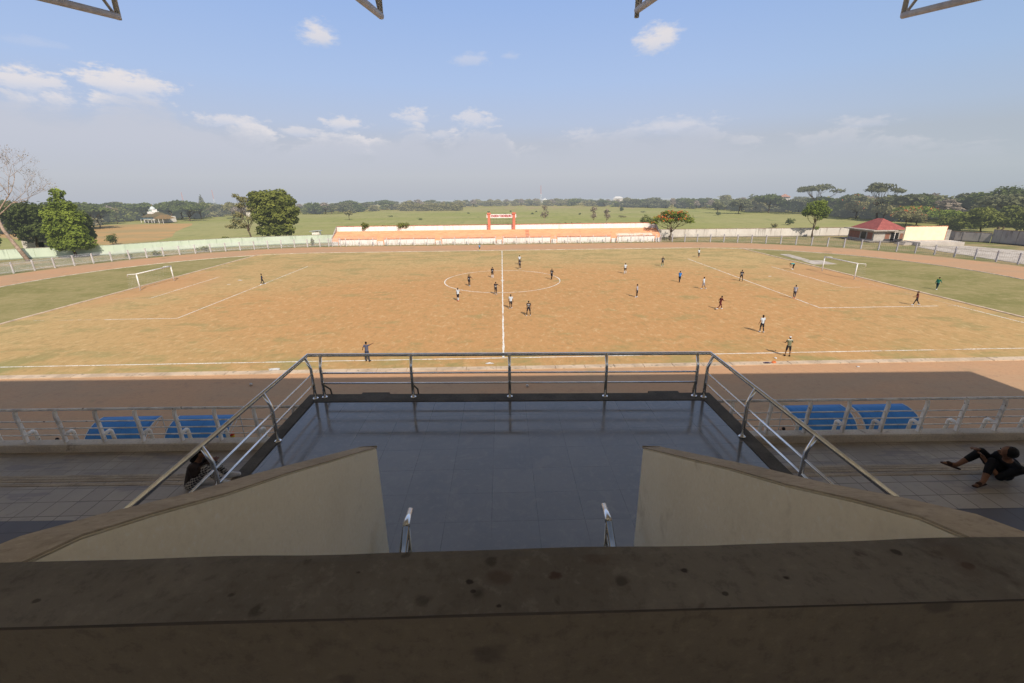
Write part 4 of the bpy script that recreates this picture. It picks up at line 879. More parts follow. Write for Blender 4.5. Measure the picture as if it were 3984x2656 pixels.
mb = MB(); mb.box(-3.03, 3.03, -.5, -.2, 3.05, 4.05); mb.box(-4.05, -3.79, -.5, -.2, 3.1, 4.05); mb.box(3.79, 4.05, -.5, -.2, 3.1, 4.05); sb = mb.build('sign_board', FWH, ng)
me = text_mesh('STADION YOSONEGORO', .56, .01, .026); tx = link('sign_lettering', me, sb, [mat('letter_red', (.42, .02, .03))]); tx.location = (0, -.515, 3.55); tx.rotation_euler = (pi / 2, 0, 0)
tx.scale = (5.7 / max(.1, me.vertices and (max(v.co.x for v in me.vertices) - min(v.co.x for v in me.vertices))), 1.4, 1)
mb = MB()
for z_ in (1.5, 1.85, 2.2, 2.55): mb.tube([(-3., -.1, z_), (3., -.1, z_)], .02, 5)
for k in range(8): mb.tube([(-3 + .857 * k, -.1, 1.5), (-3 + .857 * k, -.1, 3.05)], .02, 5)
mb.build('wire_grid', mat('rust_metal', (.16, .10, .07)), ng)
# gate in the far fence
tg = empty('track_gate', (-.6, 50.0, 0), 0, 'small white pipe gate in the far fence below the name board', 'gate')
mb = MB(); mb.tube([(-1.05, 0, .05), (-1.05, 0, 1.9), (1.05, 0, 1.9), (1.05, 0, .05), (-1.05, 0, .05)], .045, 8); mb.build('gate_frame', GP, tg)
mb = MB()
for k in range(1, 8): mb.tube([(-1.05 + .2625 * k, 0, .1), (-1.05 + .2625 * k, 0, 1.85)], .016, 5)
mb.build('gate_bar', GP, tg)

# ================================================================== FENCES
FPOST = mat('fence_post_concrete', (.62, .58, .56), (.5, .46, .43), 2.); FBAR = mat('fence_bar_paint', (.62, .62, .66), (.5, .5, .52), 2., rough=.5)
FPOST2 = mat('fence_post_grey', (.44, .42, .43), (.36, .34, .35), 2.); FB2 = mat('fence_bar_faded', (.50, .44, .36), (.4, .36, .3), 2., rough=.6)
def fence(path, sp, lab, bar=.14, H=2.05, bars=True, bm=FBAR, br=.014, pw=.10, pm=None):
    g = empty('track_fence', (path[0][0], path[0][1], 0), 0, lab, 'fence'); O = Vector(path[0])
    L_ = 0; P_ = [Vector(path[0]) - O]
    cum = []; pts = [Vector(p) - O for p in path]; tot = sum((pts[i + 1] - pts[i]).length for i in range(len(pts) - 1)); n = max(1, round(tot / sp))
    def at(s_):
        for i in range(len(pts) - 1):
            l = (pts[i + 1] - pts[i]).length
            if s_ <= l or i == len(pts) - 2: return pts[i].lerp(pts[i + 1], min(1, s_ / l))
            s_ -= l
    K = [at(tot * k / n) for k in range(n + 1)]
    for i in range(n + 1):
        q = K[i]; mb = MB(); mb.box(q.x - pw, q.x + pw, q.y - pw, q.y + pw, -.1, H); mb.build('post', pm or FPOST, g)
        if i < n and bars:
            e = K[i + 1]; d_ = e - q; l = d_.length; nb = int(l / bar); mb = MB(); u = d_ / l
            for z_ in (.35, H - .35): mb.tube([(q.x, q.y, z_), (e.x, e.y, z_)], .02, 4)
            for k in range(1, nb):
                c_ = q + d_ * k / nb; mb.tube([(c_.x, c_.y, .12), (c_.x, c_.y, H + .12)], br, 3, cap=False)
            mb.build('bar_panel', bm, g, fix=False)
AL = ringpts(-X0, 50.3, pi + .28, pi / 2, 40); AR = ringpts(X0 + .8, 50.5, pi / 2, -.30, 40)
fence(AL + [(-45.6, 50.3)], 3.1, 'white bar fence with concrete posts curving round the left end of the track', bar=.15, br=.016)
fence([(-44.6, 50.2), (-1.7, 50.0)], 3.5, 'thin bar fence with pale posts in front of the left half of the far stand', bar=.3, bm=FB2, br=.012, pw=.08)
fence([(.5, 50.0), (41.2, 50.2)], 3.5, 'thin bar fence with pale posts in front of the right half of the far stand', bar=.3, bm=FB2, br=.012, pw=.08)
fence([(42.2, 50.4)] + AR[4:], 3.3, 'faded bar fence with square posts curving round the right end of the track', bar=.32, bm=FB2, br=.014, pw=.11, pm=FPOST2)

# ================================================================== BOUNDARY WALLS
def stained(name, a, b, st_, zt=2.3):
    m_, t = new_mat(name); v = t.pos(); x, y, z = t.xyz(v)
    n1 = t.noise(t.sc(v, (1, 1, .12)), .9, 6, .7); n2 = t.noise(v, .4, 5, .6)
    c = t.mix(t.sm(n2, .35, .65), a, b); c = t.mix(t.m('MULTIPLY', t.sm(n1, .52, .68), t.sm(z, -.5, zt)), c, st_)
    c = t.mix(t.m('SUBTRACT', 1., t.sm(z, 0.05, .4)), c, tuple(q * .6 for q in st_))
    return finish(m_, t, c)
GW = stained('green_wall_paint', (.58, .65, .52), (.53, .60, .47), (.36, .42, .33)); RW = stained('white_stained_wall', (.68, .63, .57), (.60, .55, .49), (.32, .28, .24)); DW = stained('grey_stained_wall', (.34, .31, .29), (.26, .24, .23), (.13, .115, .11), 3.)
def wall(path, H, material, cop, lab, pil=3.6, th=.14):
    g = empty('boundary_wall', (path[0][0], path[0][1], 0), 0, lab, 'wall'); O = Vector(path[0])
    w1, w2, w3 = MB(), MB(), MB()
    for i in range(len(path) - 1):
        a, b = Vector(path[i]) - O, Vector(path[i + 1]) - O; d_ = (b - a); l = d_.length; u = d_ / l; nr = Vector((-u.y, u.x))
        q = lambda p, o_: tuple(p + nr * o_)
        w1.prism([q(a, -th / 2), q(b, -th / 2), q(b, th / 2), q(a, th / 2)], -.2, H, 'z'); w2.prism([q(a, -th * .9), q(b, -th * .9), q(b, th * .9), q(a, th * .9)], H + .001, H + .07, 'z')
        for k in range(int(l / pil)):
            c_ = a + u * (pil * (k + .5)); w3.prism([q(c_ - u * .14, -th / 2 - .08), q(c_ + u * .14, -th / 2 - .08), q(c_ + u * .14, -th / 2), q(c_ - u * .14, -th / 2)], -.2, H - .003, 'z')
    w1.build('wall_face', material, g); w2.build('coping', cop, g); w3.build('pilaster', material, g)
TOPC = mat('coping_brown', (.36, .22, .15), (.25, .18, .14), 1.)
wall([(-130, 20), (-108, 34), (-92, 39.1), (-85, 45.3), (-72.2, 52.4), (-60, 56), (-52, 57.9), (-45.6, 58.3)], 2.28, GW, mat('coping_pale', (.45, .40, .32)), 'pale mint green boundary wall curving behind the left end of the track')
wall([(43.2, 61), (53.6, 60.8), (77.5, 59.6), (101.5, 59.)], 2.36, RW, TOPC, 'stained white boundary wall with brown coping right of the far stand', 5.6)
wall([(116.3, 46.3), (116, 43.9), (120.2, 38.9)], 2.35, DW, TOPC, 'dark grey stained wall under trees right of the cream panel', 3.2)
wall([(120.4, 38.9), (121.6, 32.3), (124, 16), (125, -5)], 3.2, stained('grey_wall_light', (.36, .33, .31), (.30, .27, .26), (.15, .13, .12), 3.), TOPC, 'taller grey stained wall at the far right edge', 3.2)

# ================================================================== BUILDINGS
RED = mat('red_roof_tile', (.36, .105, .09), (.30, .085, .075), .8, c=(.22, .07, .06), cs=5., rough=.7)
BRK = mat('bare_brick', (.30, .14, .095), (.24, .12, .085), 2.); PLS = mat('grey_render', (.40, .36, .31), (.32, .28, .24), 1.); GLS = mat('dark_window', (.02, .022, .025), rough=.2, spec=.5)
def hip(mb, x0, x1, y0, y1, z0, z1, ins):
    a, b, c_, d_ = (x0, y0, z0), (x1, y0, z0), (x1, y1, z0), (x0, y1, z0); xm = (x0 + x1) / 2; ym = (y0 + y1) / 2
    if x1 - x0 > y1 - y0: r0, r1 = (x0 + ins, ym, z1), (x1 - ins, ym, z1); mb.face([a, b, r1, r0]); mb.face([b, c_, r1]); mb.face([c_, d_, r0, r1]); mb.face([d_, a, r0])
    else: r0, r1 = (xm, y0 + ins, z1), (xm, y1 - ins, z1); mb.face([a, b, r0]); mb.face([b, c_, r1, r0]); mb.face([c_, d_, r1]); mb.face([d_, a, r0, r1])
    mb.face([d_, c_, b, a])
h = empty('changing_house', (94.7, 43.8, 0), radians(-2), 'small brick and render house with red hipped roof by the right bend', 'house')
mb = MB(); mb.box(0, 7.9, 0, 9.2, -.1, 2.72); hw = mb.build('wall', PLS, h)
for q in ((2.9, 4.0, -.02, 0.), (6.6, 7.7, -.02, 0.)): mb = MB(); mb.box(q[0], q[1], q[2], q[3], .75, 2.1); mb.build('brick_panel', BRK, hw)
for y0, y1 in ((.4, 2.2), (4.9, 8.8)): mb = MB(); mb.box(-.02, 0, y0, y1, .6, 2.3); mb.build('brick_panel', BRK, hw)
for q in (4.35, 5.35):
    mb = MB(); mb.box(q, q + .85, -.05, -.0, .7 if q > 5 else .15, 2.25); dd = mb.build('window' if q > 5 else 'door', GLS, h)
mb = MB(); mb.box(5.21, 5.34, -.07, -.0, .15, 2.3); mb.build('door_frame', FWH, h)
mb = MB(); mb.box(-.05, 0, 2.7, 4.4, .55, 2.3); mb.build('window', GLS, h)
mb = MB(); mb.box(0.05, 2.7, -.06, -.0, .1, 2.5); mb.build('plaster_panel', FWH if False else mat('pale_render', (.50, .46, .40), (.42, .38, .33), 1.), h)
mb = MB(); hip(mb, .6, 8.6, .2, 9.8, 2.98, 5.55, 3.9); mb.build('roof', RED, h)
mb = MB(); mb.box(-.9, 5.2, -.9, 10., 2.722, 2.95); mb.build('eave_slab', PALE, h)
mb = MB(); mb.box(-1.6, 0, -1.2, 9.5, -.1, .32); mb.box(0, 9, -1.4, -.05, -.1, .32); mb.build('plinth', DW, h)
pn = empty('cream_panel', (98.97, 39.68, 0), radians(-2), 'large sunlit cream wall panel with orange edge beside the red roofed house', 'wall')
CP = mat('cream_paint', (.95, .80, .54), (.90, .74, .49), 1.)
mb = MB(); mb.box(0, 10.0, 0, .35, -.1, 4.08); mb.build('panel_face', CP, pn)
mb = MB(); mb.box(-.06, 4.85, -.04, .39, 4.082, 4.19); mb.box(5.2, 10.06, -.04, .39, 4.082, 4.19); mb.box(10.002, 10.1, -.04, .39, -.1, 4.08); mb.build('panel_edge', COP, pn)
mb = MB(); mb.prism([(10.15, .1), (11.4, .3), (11.3, 1.2), (10.15, 1.0)], -.1, 3.2, 'z'); mb.build('side_block', PLS, pn)
pf = empty('concrete_platform', (98.9, 34.3, 0), 0, 'low pale concrete platform with steps in front of the cream panel', 'platform')
mb = MB(); mb.prism([(-.1, .3), (10.2, -.1), (11.0, 4.9), (.15, 5.3)], -.1, .84, 'z'); mb.build('platform_body', mat('pale_concrete_light', (.56, .50, .44), (.46, .41, .36), .4), pf)
for k in range(4): mb = MB(); mb.prism([(-1.0 - .45 * k, 3.2 - .3 * k), (-.12, 2.2), (.1, 5.2), (-.6 - .45 * k, 5.6)], -.1 + .0 * k, .62 - .17 * k, 'z'); mb.build('step', PALE, pf)
sh = empty('roadside_shelter', (-63.8, 84, 0), 0, 'tiny white hut with grey sheet roof behind the left end of the far stand', 'hut')
mb = MB(); mb.box(0.5, 2.9, 0, 1.6, -.1, 1.0); mb.build('wall', FWH, sh); mb = MB(); mb.prism([(-.2, 1.15), (3.5, 1.3), (3.5, 1.42), (-.2, 1.27)], -.4, 1.9, 'y'); mb.build('roof', mat('sheet_grey', (.4, .42, .45)), sh); mb = MB(); mb.box(1.9, 2.5, -.03, 0, 1.0, 1.2); mb.build('door', mat('rust_door', (.3, .1, .06)), sh)
wh = empty('white_house', (-121, 47, 0), radians(20), 'white walled house half hidden by trees behind the left end wall', 'house')
mb = MB(); mb.box(0, 9, 0, 6, -.1, 3.6); mb.build('wall', RW, wh); mb = MB(); hip(mb, -.6, 9.6, -.6, 6.6, 3.62, 5.0, 2.6); mb.build('roof', mat('pale_sheet_roof', (.5, .45, .42)), wh)
mb = MB(); mb.box(3, 4.2, -.04, 0, 1., 2.3); mb.build('window', GLS, wh)
# mosque
mq = empty('mosque', (-177, 163, 0), radians(-20), 'white mosque with tiered domed tower and low tiled roofs among the left trees', 'mosque'); mq.scale = (.82, .82, .95)
mb = MB(); mb.box(0, 15, 0, 9, -.1, 3.0); mb.build('wall', RW, mq)
mb = MB(); hip(mb, -.8, 12, -.8, 9.8, 3.0, 5.3, 4.); mb.build('roof', mat('olive_roof_tile', (.13, .12, .07), (.17, .12, .07), 1.), mq)
mb = MB(); hip(mb, 10.5, 21, -2, 5, 2.2, 4.1, 3.); mb.build('porch_roof', mat('orange_roof_tile', (.24, .15, .07), (.19, .14, .08), 1.), mq)
mb = MB(); mb.prism([(1.5, -3.0), (13, -3.4), (13, -1), (1.5, -.6)], 2.1, 2.25, 'z'); mb.build('awning', mat('blue_sheet', (.10, .2, .26)), mq)
for x_ in (2, 5, 8, 11, 13, 17, 20.5): mb = MB(); mb.tube([(x_, -2.8, 0), (x_, -2.8, 2.1)], .12, 6); mb.build('column', FWH, mq)
mb = MB(); mb.box(1.2, 5.6, 2.4, 6.4, 4.4, 5.4); mb.build('tower_base', FWH, mq)
mb = MB(); mb.box(1.9, 4.9, 2.9, 5.9, 5.4, 6.6); tw = mb.build('tower', FWH, mq)
for k in range(5): mb = MB(); mb.box(2.05 + .58 * k, 2.35 + .58 * k, 2.85, 2.9, 5.6, 6.4); mb.build('window', mat('green_pane', (.03, .16, .10)), tw)
mb = MB(); mb.tube([(3.4, 4.4, 6.6), (3.4, 4.4, 7.0), (3.4, 4.4, 7.5), (3.4, 4.4, 7.9), (3.4, 4.4, 8.15)], [1.6, 1.45, 1.05, .5, .05], 16); mb.build('dome', mat('dome_white', (.62, .66, .66)), mq, True)
mb = MB(); mb.tube([(3.4, 4.4, 8.1), (3.4, 4.4, 9.3)], .05, 5); mb.build('finial', COP, mq)
for (az_, di, wd_, hh, rc, lab) in ((-27.5, 310, 9, 3.2, (.10, .09, .10), 'dark roofed hut beyond the green field at left'), (-24.6, 360, 7, 4, (.38, .16, .12), 'red roofed house among trees left of the large round tree'), (5.3, 470, 5, 4, (.6, .6, .6), 'tiny white house in the far tree line left of the radio mast'),
        (14.0, 430, 8, 5, (.62, .6, .58), 'white building in the far tree line right of the name board'), (31.3, 340, 6, 7.5, (.42, .25, .2), 'white building with reddish roof between trees at right'), (34.5, 310, 8, 3, (.5, .5, .5), 'pale low house behind the small tree on the right wall'), (29.9, 325, 8, 3, (.45, .5, .6), 'low white house with bluish roof at the right edge of the field')):
    X = CX + di * sin(radians(az_)); Y_ = CY + di * cos(radians(az_)); b_ = empty('distant_house', (X, Y_, terrain_z(X, Y_)), -radians(az_), lab, 'house')
    mb = MB(); mb.box(-wd_ / 2, wd_ / 2, 0, 6, -.5, hh); mb.build('wall', RW, b_); mb = MB(); hip(mb, -wd_ / 2 - .5, wd_ / 2 + .5, -.5, 6.5, hh, hh + 1.8, 2.2); mb.build('roof', mat('house_roof', rc), b_)
for k in range(3): pass
for (az_, di, H_, lab) in ((4.8, 700, 24, 'red and white lattice radio mast on the horizon right of the name board'), (-31.0, 900, 27, 'pale radio mast on the left horizon by the pine'), (-33.6, 900, 24, 'faint radio mast on the horizon above the mosque trees')):
    X = CX + di * sin(radians(az_)); Y_ = CY + di * cos(radians(az_)); zz = terrain_z(X, Y_); b_ = empty('radio_mast', (X, Y_, zz), 0, lab, 'mast')
    for nm, z0, z1, cc in (('lower_section', 0, H_ * .5, (.6, .6, .6)), ('upper_section', H_ * .5, H_, (.6, .25, .2))):
        mb = MB()
        def leg(a, z_): s_ = 1.4 * (1 - z_ / H_ * .8); return (s_ * cos(a), s_ * sin(a), z_)
        for a in (0, 2.1, 4.2):
            mb.tube([leg(a, z0), leg(a, z1)], .12, 4)
            n = 6
            for q in range(n): mb.tube([leg(a, z0 + (z1 - z0) * q / n), leg(a + 2.1, z0 + (z1 - z0) * (q + 1) / n)], .07, 3)
        mb.build(nm, mat('mast_paint', cc), b_)
# hazy hill at right
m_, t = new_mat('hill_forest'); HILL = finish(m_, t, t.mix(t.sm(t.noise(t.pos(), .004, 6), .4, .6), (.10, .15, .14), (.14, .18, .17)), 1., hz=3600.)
mb = MB(); R_ = 3800.; n = 50
for i in range(n + 1):
    a = radians(43.5 + 12 * i / n); k = i / n; e = 90 * sin(pi * min(1, k * 1.15)) ** 1.3 * (1 + .12 * sin(k * 23) + .06 * sin(k * 51))
    for r, z_ in ((R_, -80.), (R_ + 350, -80 + e * .75), (R_ + 700, -80 + e * 1.12), (R_ + 1500, -90.)): mb.v.append((CX + r * sin(a), CY + r * cos(a), z_))
for i in range(n):
    for j in range(3): a = i * 4 + j; mb.f.append((a, a + 4, a + 5, a + 1)); mb.mi.append(0)
tag(mb.build('hill', HILL, None, True), kind='structure')

# ================================================================== TREES
def leafmat(name, dark, light, warm=None, hz=780.):
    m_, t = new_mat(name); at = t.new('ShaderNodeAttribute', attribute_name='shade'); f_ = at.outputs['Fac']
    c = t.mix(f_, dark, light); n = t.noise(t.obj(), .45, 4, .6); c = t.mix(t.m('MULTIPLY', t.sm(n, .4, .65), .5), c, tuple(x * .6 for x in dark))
    if warm: c = t.mix(t.m('MULTIPLY', t.sm(t.noise(t.obj(), .8, 4), .52, .68), .8), c, warm)
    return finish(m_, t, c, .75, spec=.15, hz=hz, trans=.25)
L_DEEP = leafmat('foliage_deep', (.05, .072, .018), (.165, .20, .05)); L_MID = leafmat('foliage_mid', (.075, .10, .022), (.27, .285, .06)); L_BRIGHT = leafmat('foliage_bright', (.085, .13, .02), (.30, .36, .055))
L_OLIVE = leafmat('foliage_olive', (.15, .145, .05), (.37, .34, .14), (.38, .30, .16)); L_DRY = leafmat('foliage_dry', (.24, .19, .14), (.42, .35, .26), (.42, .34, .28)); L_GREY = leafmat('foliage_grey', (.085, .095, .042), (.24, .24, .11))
FLOW = leafmat('orange_blossom', (.60, .11, .03), (.80, .22, .05)); BARK = mat('bark_grey', (.16, .12, .09), (.09, .07, .05), 3., coord='obj'); BARKP = mat('bark_pale', (.42, .31, .24), (.28, .20, .15), 2., coord='obj')
def crown_mesh(lobes, n, leaf, rnd, flower=0., flat=1., shell=.5, name='crown'):
    """lobes: (x, y, z, rx, ry, rz); n leaf sprays; each spray is a few bent leaf faces"""
    V, F, MI, SH = [], [], [], []
    wts = [l[3] * l[5] + l[3] * l[4] for l in lobes]; tot = sum(wts)
    zmin = min(l[2] - l[5] for l in lobes); zmax = max(l[2] + l[5] for l in lobes)
    for l, wt in zip(lobes, wts):
        k = int(n * wt / tot); base = rnd.uniform(-.12, .12)
        for _ in range(k):
            u = Vector((rnd.gauss(0, 1), rnd.gauss(0, 1), rnd.gauss(0, 1))).normalized(); r = shell + (1 - shell) * rnd.random() ** .6
            g = mnoise.noise(Vector((l[0] * .7 + u.x * 2.2, l[1] * .7 + u.y * 2.2, l[2] * .7 + u.z * 2.2)))
            if g < -.12 and rnd.random() < .75: continue
            r *= 1 + .28 * g
            p = Vector((l[0] + u.x * r * l[3], l[1] + u.y * r * l[4], l[2] + u.z * r * l[5]))
            s0 = leaf * rnd.uniform(.6, 1.35); fl = flower and u.z > .05 and rnd.random() < flower * (1 + g)
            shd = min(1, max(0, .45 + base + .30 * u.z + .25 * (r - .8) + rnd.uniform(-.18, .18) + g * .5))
            for q in range(2 if leaf < .6 else 3):
                d1 = Vector((rnd.gauss(0, 1), rnd.gauss(0, 1), rnd.gauss(0, .6 * flat))).normalized(); nn = (u * .9 + Vector((0, 0, .5)) + Vector((rnd.gauss(0, .5), rnd.gauss(0, .5), rnd.gauss(0, .5)))).normalized()
                d2 = nn.cross(d1)
                if d2.length < .1: continue
                d2.normalize(); d1 = d2.cross(nn); c = p + d1 * s0 * rnd.uniform(-.5, .5) + d2 * s0 * rnd.uniform(-.5, .5)
                a, b = s0 * .5, s0 * .32; i = len(V)
                V += [tuple(c - d1 * a), tuple(c - d2 * b + nn * b * .25), tuple(c + d1 * a), tuple(c + d2 * b + nn * b * .2)]
                F.append((i, i + 1, i + 2, i + 3)); MI.append(1 if fl else 0); SH += [shd] * 4
    me = bpy.data.meshes.new(name); me.from_pydata(V, [], F); me.polygons.foreach_set('material_index', MI)
    at = me.attributes.new('shade', 'FLOAT', 'POINT'); at.data.foreach_set('value', SH); me.update(); return me
def limb(mb, a, b, r0, r1, rnd, seg=6, w=.12, n=4):
    a, b = Vector(a), Vector(b); L_ = (b - a).length; pts = [a]
    for i in range(1, n): pts.append(a.lerp(b, i / n) + Vector((rnd.gauss(0, 1), rnd.gauss(0, 1), rnd.gauss(0, .5))) * L_ * w * .5 + Vector((0, 0, -.06 * L_ * sin(pi * i / n))))
    pts.append(b); mb.tube(pts, [r0 + (r1 - r0) * i / n for i in range(n + 1)], seg); return pts
def trunk_mesh(h, r, lobes, rnd, fork=.45, nb=8, lean=(0, 0), stems=1):
    mb = MB(); top = Vector((lean[0], lean[1], h * fork))
    for s_ in range(stems):
        o_ = Vector((rnd.uniform(-.4, .4), rnd.uniform(-.3, .3), 0)) * (stems > 1); limb(mb, o_, top + o_, r, r * .62, rnd, 9, .08, 5)
    ls = sorted(lobes, key=lambda l: -l[3])[:nb] if len(lobes) > nb else lobes
    for l in ls:
        s0 = Vector((0, 0, 0)).lerp(top, rnd.uniform(.65, 1)); e = Vector((l[0], l[1], l[2] - l[5] * .2)); pts = limb(mb, s0, e, r * .42, r * .10, rnd, 6)
        for _ in range(2): limb(mb, pts[2], e + Vector((rnd.uniform(-1, 1) * l[3] * .7, rnd.uniform(-1, 1) * l[4] * .7, rnd.uniform(-.2, .6) * l[5])), r * .18, r * .04, rnd, 4, .2, 3)
    return mb.mesh('trunk')
def lobes_for(kind, h, w, rnd):
    L = []; W = w / 2
    if kind == 'round':
        for i in range(15):
            a = rnd.uniform(0, 2 * pi); q = rnd.uniform(.15, .68); z = rnd.uniform(.36, .82); k = sin(pi * min(1, (z - .15) / .8)) ** .5
            L.append((cos(a) * W * q * k, sin(a) * W * q * k, z * h, W * rnd.uniform(.28, .44), W * rnd.uniform(.28, .44), h * rnd.uniform(.12, .2)))
        L.append((0, 0, h * .62, W * .6, W * .6, h * .28))
    elif kind == 'umbrella':
        for i in range(10):
            a = rnd.uniform(0, 2 * pi); q = rnd.uniform(.2, .8); z = h * (.93 - .22 * q * q - rnd.uniform(0, .12))
            L.append((cos(a) * W * q, sin(a) * W * q, z, W * rnd.uniform(.26, .40), W * rnd.uniform(.26, .4), h * rnd.uniform(.035, .065)))
    elif kind == 'dome':
        for i in range(13):
            a = rnd.uniform(0, 2 * pi); q = rnd.uniform(.1, .74); z = h * (.80 - .34 * q * q - rnd.uniform(0, .18))
            L.append((cos(a) * W * q, sin(a) * W * q, z, W * rnd.uniform(.24, .42), W * rnd.uniform(.24, .42), h * rnd.uniform(.09, .16)))
    elif kind == 'bush':
        for i in range(7):
            a = rnd.uniform(0, 2 * pi); q = rnd.uniform(0, .6); L.append((cos(a) * W * q, sin(a) * W * q, h * rnd.uniform(.3, .66), W * rnd.uniform(.35, .5), W * rnd.uniform(.35, .5), h * rnd.uniform(.24, .36)))
    elif kind == 'cone':
        for i in range(9): z = .2 + .75 * i / 8; L.append((rnd.uniform(-.1, .1) * W, 0, z * h, W * (1.05 - z), W * (1.05 - z), h * .08))
    elif kind == 'tall':
        for i in range(9):
            a = rnd.uniform(0, 2 * pi); z = rnd.uniform(.4, .9); q = .5 * (1.2 - z); L.append((cos(a) * W * q, sin(a) * W * q, z * h, W * rnd.uniform(.35, .55), W * rnd.uniform(.35, .55), h * rnd.uniform(.08, .13)))
    return L
def tree(name, x, y, h, w, kind, leafm, n, leaf, lab, seed=1, flower=0., fork=.42, r=None, lobes=None, z=None, bark=BARK, lean=(0, 0), cat='tree', group=None, shell=.5, stems=1, nb=8, crownname='crown', dy=0):
    rnd = random.Random(seed); lobes = lobes or lobes_for(kind, h, w, rnd); r = r or h * .028
    g = empty(name, (x, y, terrain_z(x, y) - .05 if z is None else z), 0, lab, cat, group)
    link('trunk' if cat == 'tree' else 'stem', trunk_mesh(h, r, lobes, rnd, fork, nb, lean, stems), g, [bark], True)
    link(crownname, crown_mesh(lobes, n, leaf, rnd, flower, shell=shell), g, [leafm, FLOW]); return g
# --- large near trees
def px_tree(*a, **k): return tree(*a, **k)
R1 = random.Random(11)
lob = [(0, 0, 7.6, 4.6, 4.2, 3.6), (-1, 0, 12.3, 3.6, 3.4, 2.0), (2.2, 0, 12.6, 3.2, 3., 1.8), (4.4, 0, 11.0, 2.6, 2.8, 1.9), (5.8, -.5, 8.6, 2.2, 2.6, 1.7), (-4.0, 0, 12.6, 2.2, 2., 1.5), (-4.6, -.3, 10.4, 2., 2.2, 1.5), (4.8, 0, 6.0, 2.3, 2.5, 1.4), (-3.8, -.5, 7.6, 1.8, 2.3, 1.6),
       (2.2, -2.4, 3.6, 3.2, 2., 1.9), (-1.8, -2.2, 3.4, 2.6, 2., 1.6), (4.2, -1.6, 3.4, 2.2, 2., 1.6), (0, 2.5, 9, 4, 2.4, 3), (1, -2.8, 9.5, 3., 2.2, 2.2), (-1.8, -2.6, 6.4, 2.4, 2., 1.5), (3, -2.6, 7, 2.4, 2, 1.4)]
tree('shade_tree', -67.2, 67.5, 15, 16, '', L_MID, 10500, .62, 'big round dense green tree standing behind the wall left of the far stand', 21, lobes=lob, fork=.3, r=.42, nb=14)
lob2 = [(0, 0, 11.6, 1.6, 1.5, .9), (-1.6, 0, 10.2, 1.5, 1.4, .7), (1.8, .3, 9.2, 1.6, 1.6, .8), (-2.6, 0, 7.6, 1.6, 1.5, .8), (-3.6, 0, 5.6, 1.7, 1.4, .8), (1.0, 0, 6.6, 1.4, 1.4, .8), (-5.2, 0, 4.4, 1.6, 1.3, .55), (-1.6, -.6, 4.6, 1.4, 1.2, .6), (-1.2, 0, 12.2, 1., .9, .6), (-2.4, 0, 12.9, .9, .9, .5)]
tree('thin_tree', -74.0, 66.5, 13, 7, '', L_OLIVE, 1500, .5, 'thin half bare tree with fine leaning branches left of the big round tree', 22, lobes=lob2, fork=.33, r=.26, nb=10, shell=.25, lean=(-.6, 0))
lob3 = [(0, 0, 8.2, 3.8, 3.4, 3.0), (-.6, 0, 12.0, 1.9, 1.8, 1.5), (.4, 0, 14.1, 1.4, 1.4, 1.0), (-1.5, -1, 9.6, 2.6, 2.2, 1.6), (2.4, -.5, 8.6, 2.5, 2.3, 1.7), (2.8, -1, 5.6, 3.0, 2.4, 1.9), (-2.4, -1, 6.2, 2.6, 2.4, 1.8), (.3, -2, 6.8, 2.8, 2., 1.6), (1.6, -1.8, 3.6, 3.4, 2., 1.7), (-1.6, -1.6, 3.4, 2.8, 2., 1.5), (3.8, 0, 3.6, 2.2, 2.2, 1.6), (1.9, 0, 11.3, 1.7, 1.6, 1.1)]
lob3 = [(a * .80, b, c_, d_ * .82, e, f_) for a, b, c_, d_, e, f_ in lob3]
tree('leafy_tree', -98.3, 35.8, 15, 11, '', L_BRIGHT, 9000, .5, 'bright green leafy tree with narrow top leaning over the wall at the left', 23, lobes=lob3, fork=.3, r=.32, nb=12)
for i, (x_, y_, h_, w_, lf, lb) in enumerate(((-113, 43, 12.4, 12, L_DEEP, 'dark wide tree at the left edge behind the bare pale tree'), (-119, 50, 12.8, 14, L_DEEP, 'dark tree second from the left edge, behind the white walled house'), (-104.5, 46, 11.2, 9, L_DEEP, 'dark tree tucked behind the bright leafy tree'), (-124, 36, 12, 12, L_MID, 'dense tree cut by the left picture edge'), (-117, 33, 9.5, 9, L_DEEP, 'low dark tree in front of the white walled house at the left edge'))):
    tree('broadleaf_tree', x_, y_, h_, w_, 'round', lf, 3600, .62, lb, 31 + i, fork=.35)
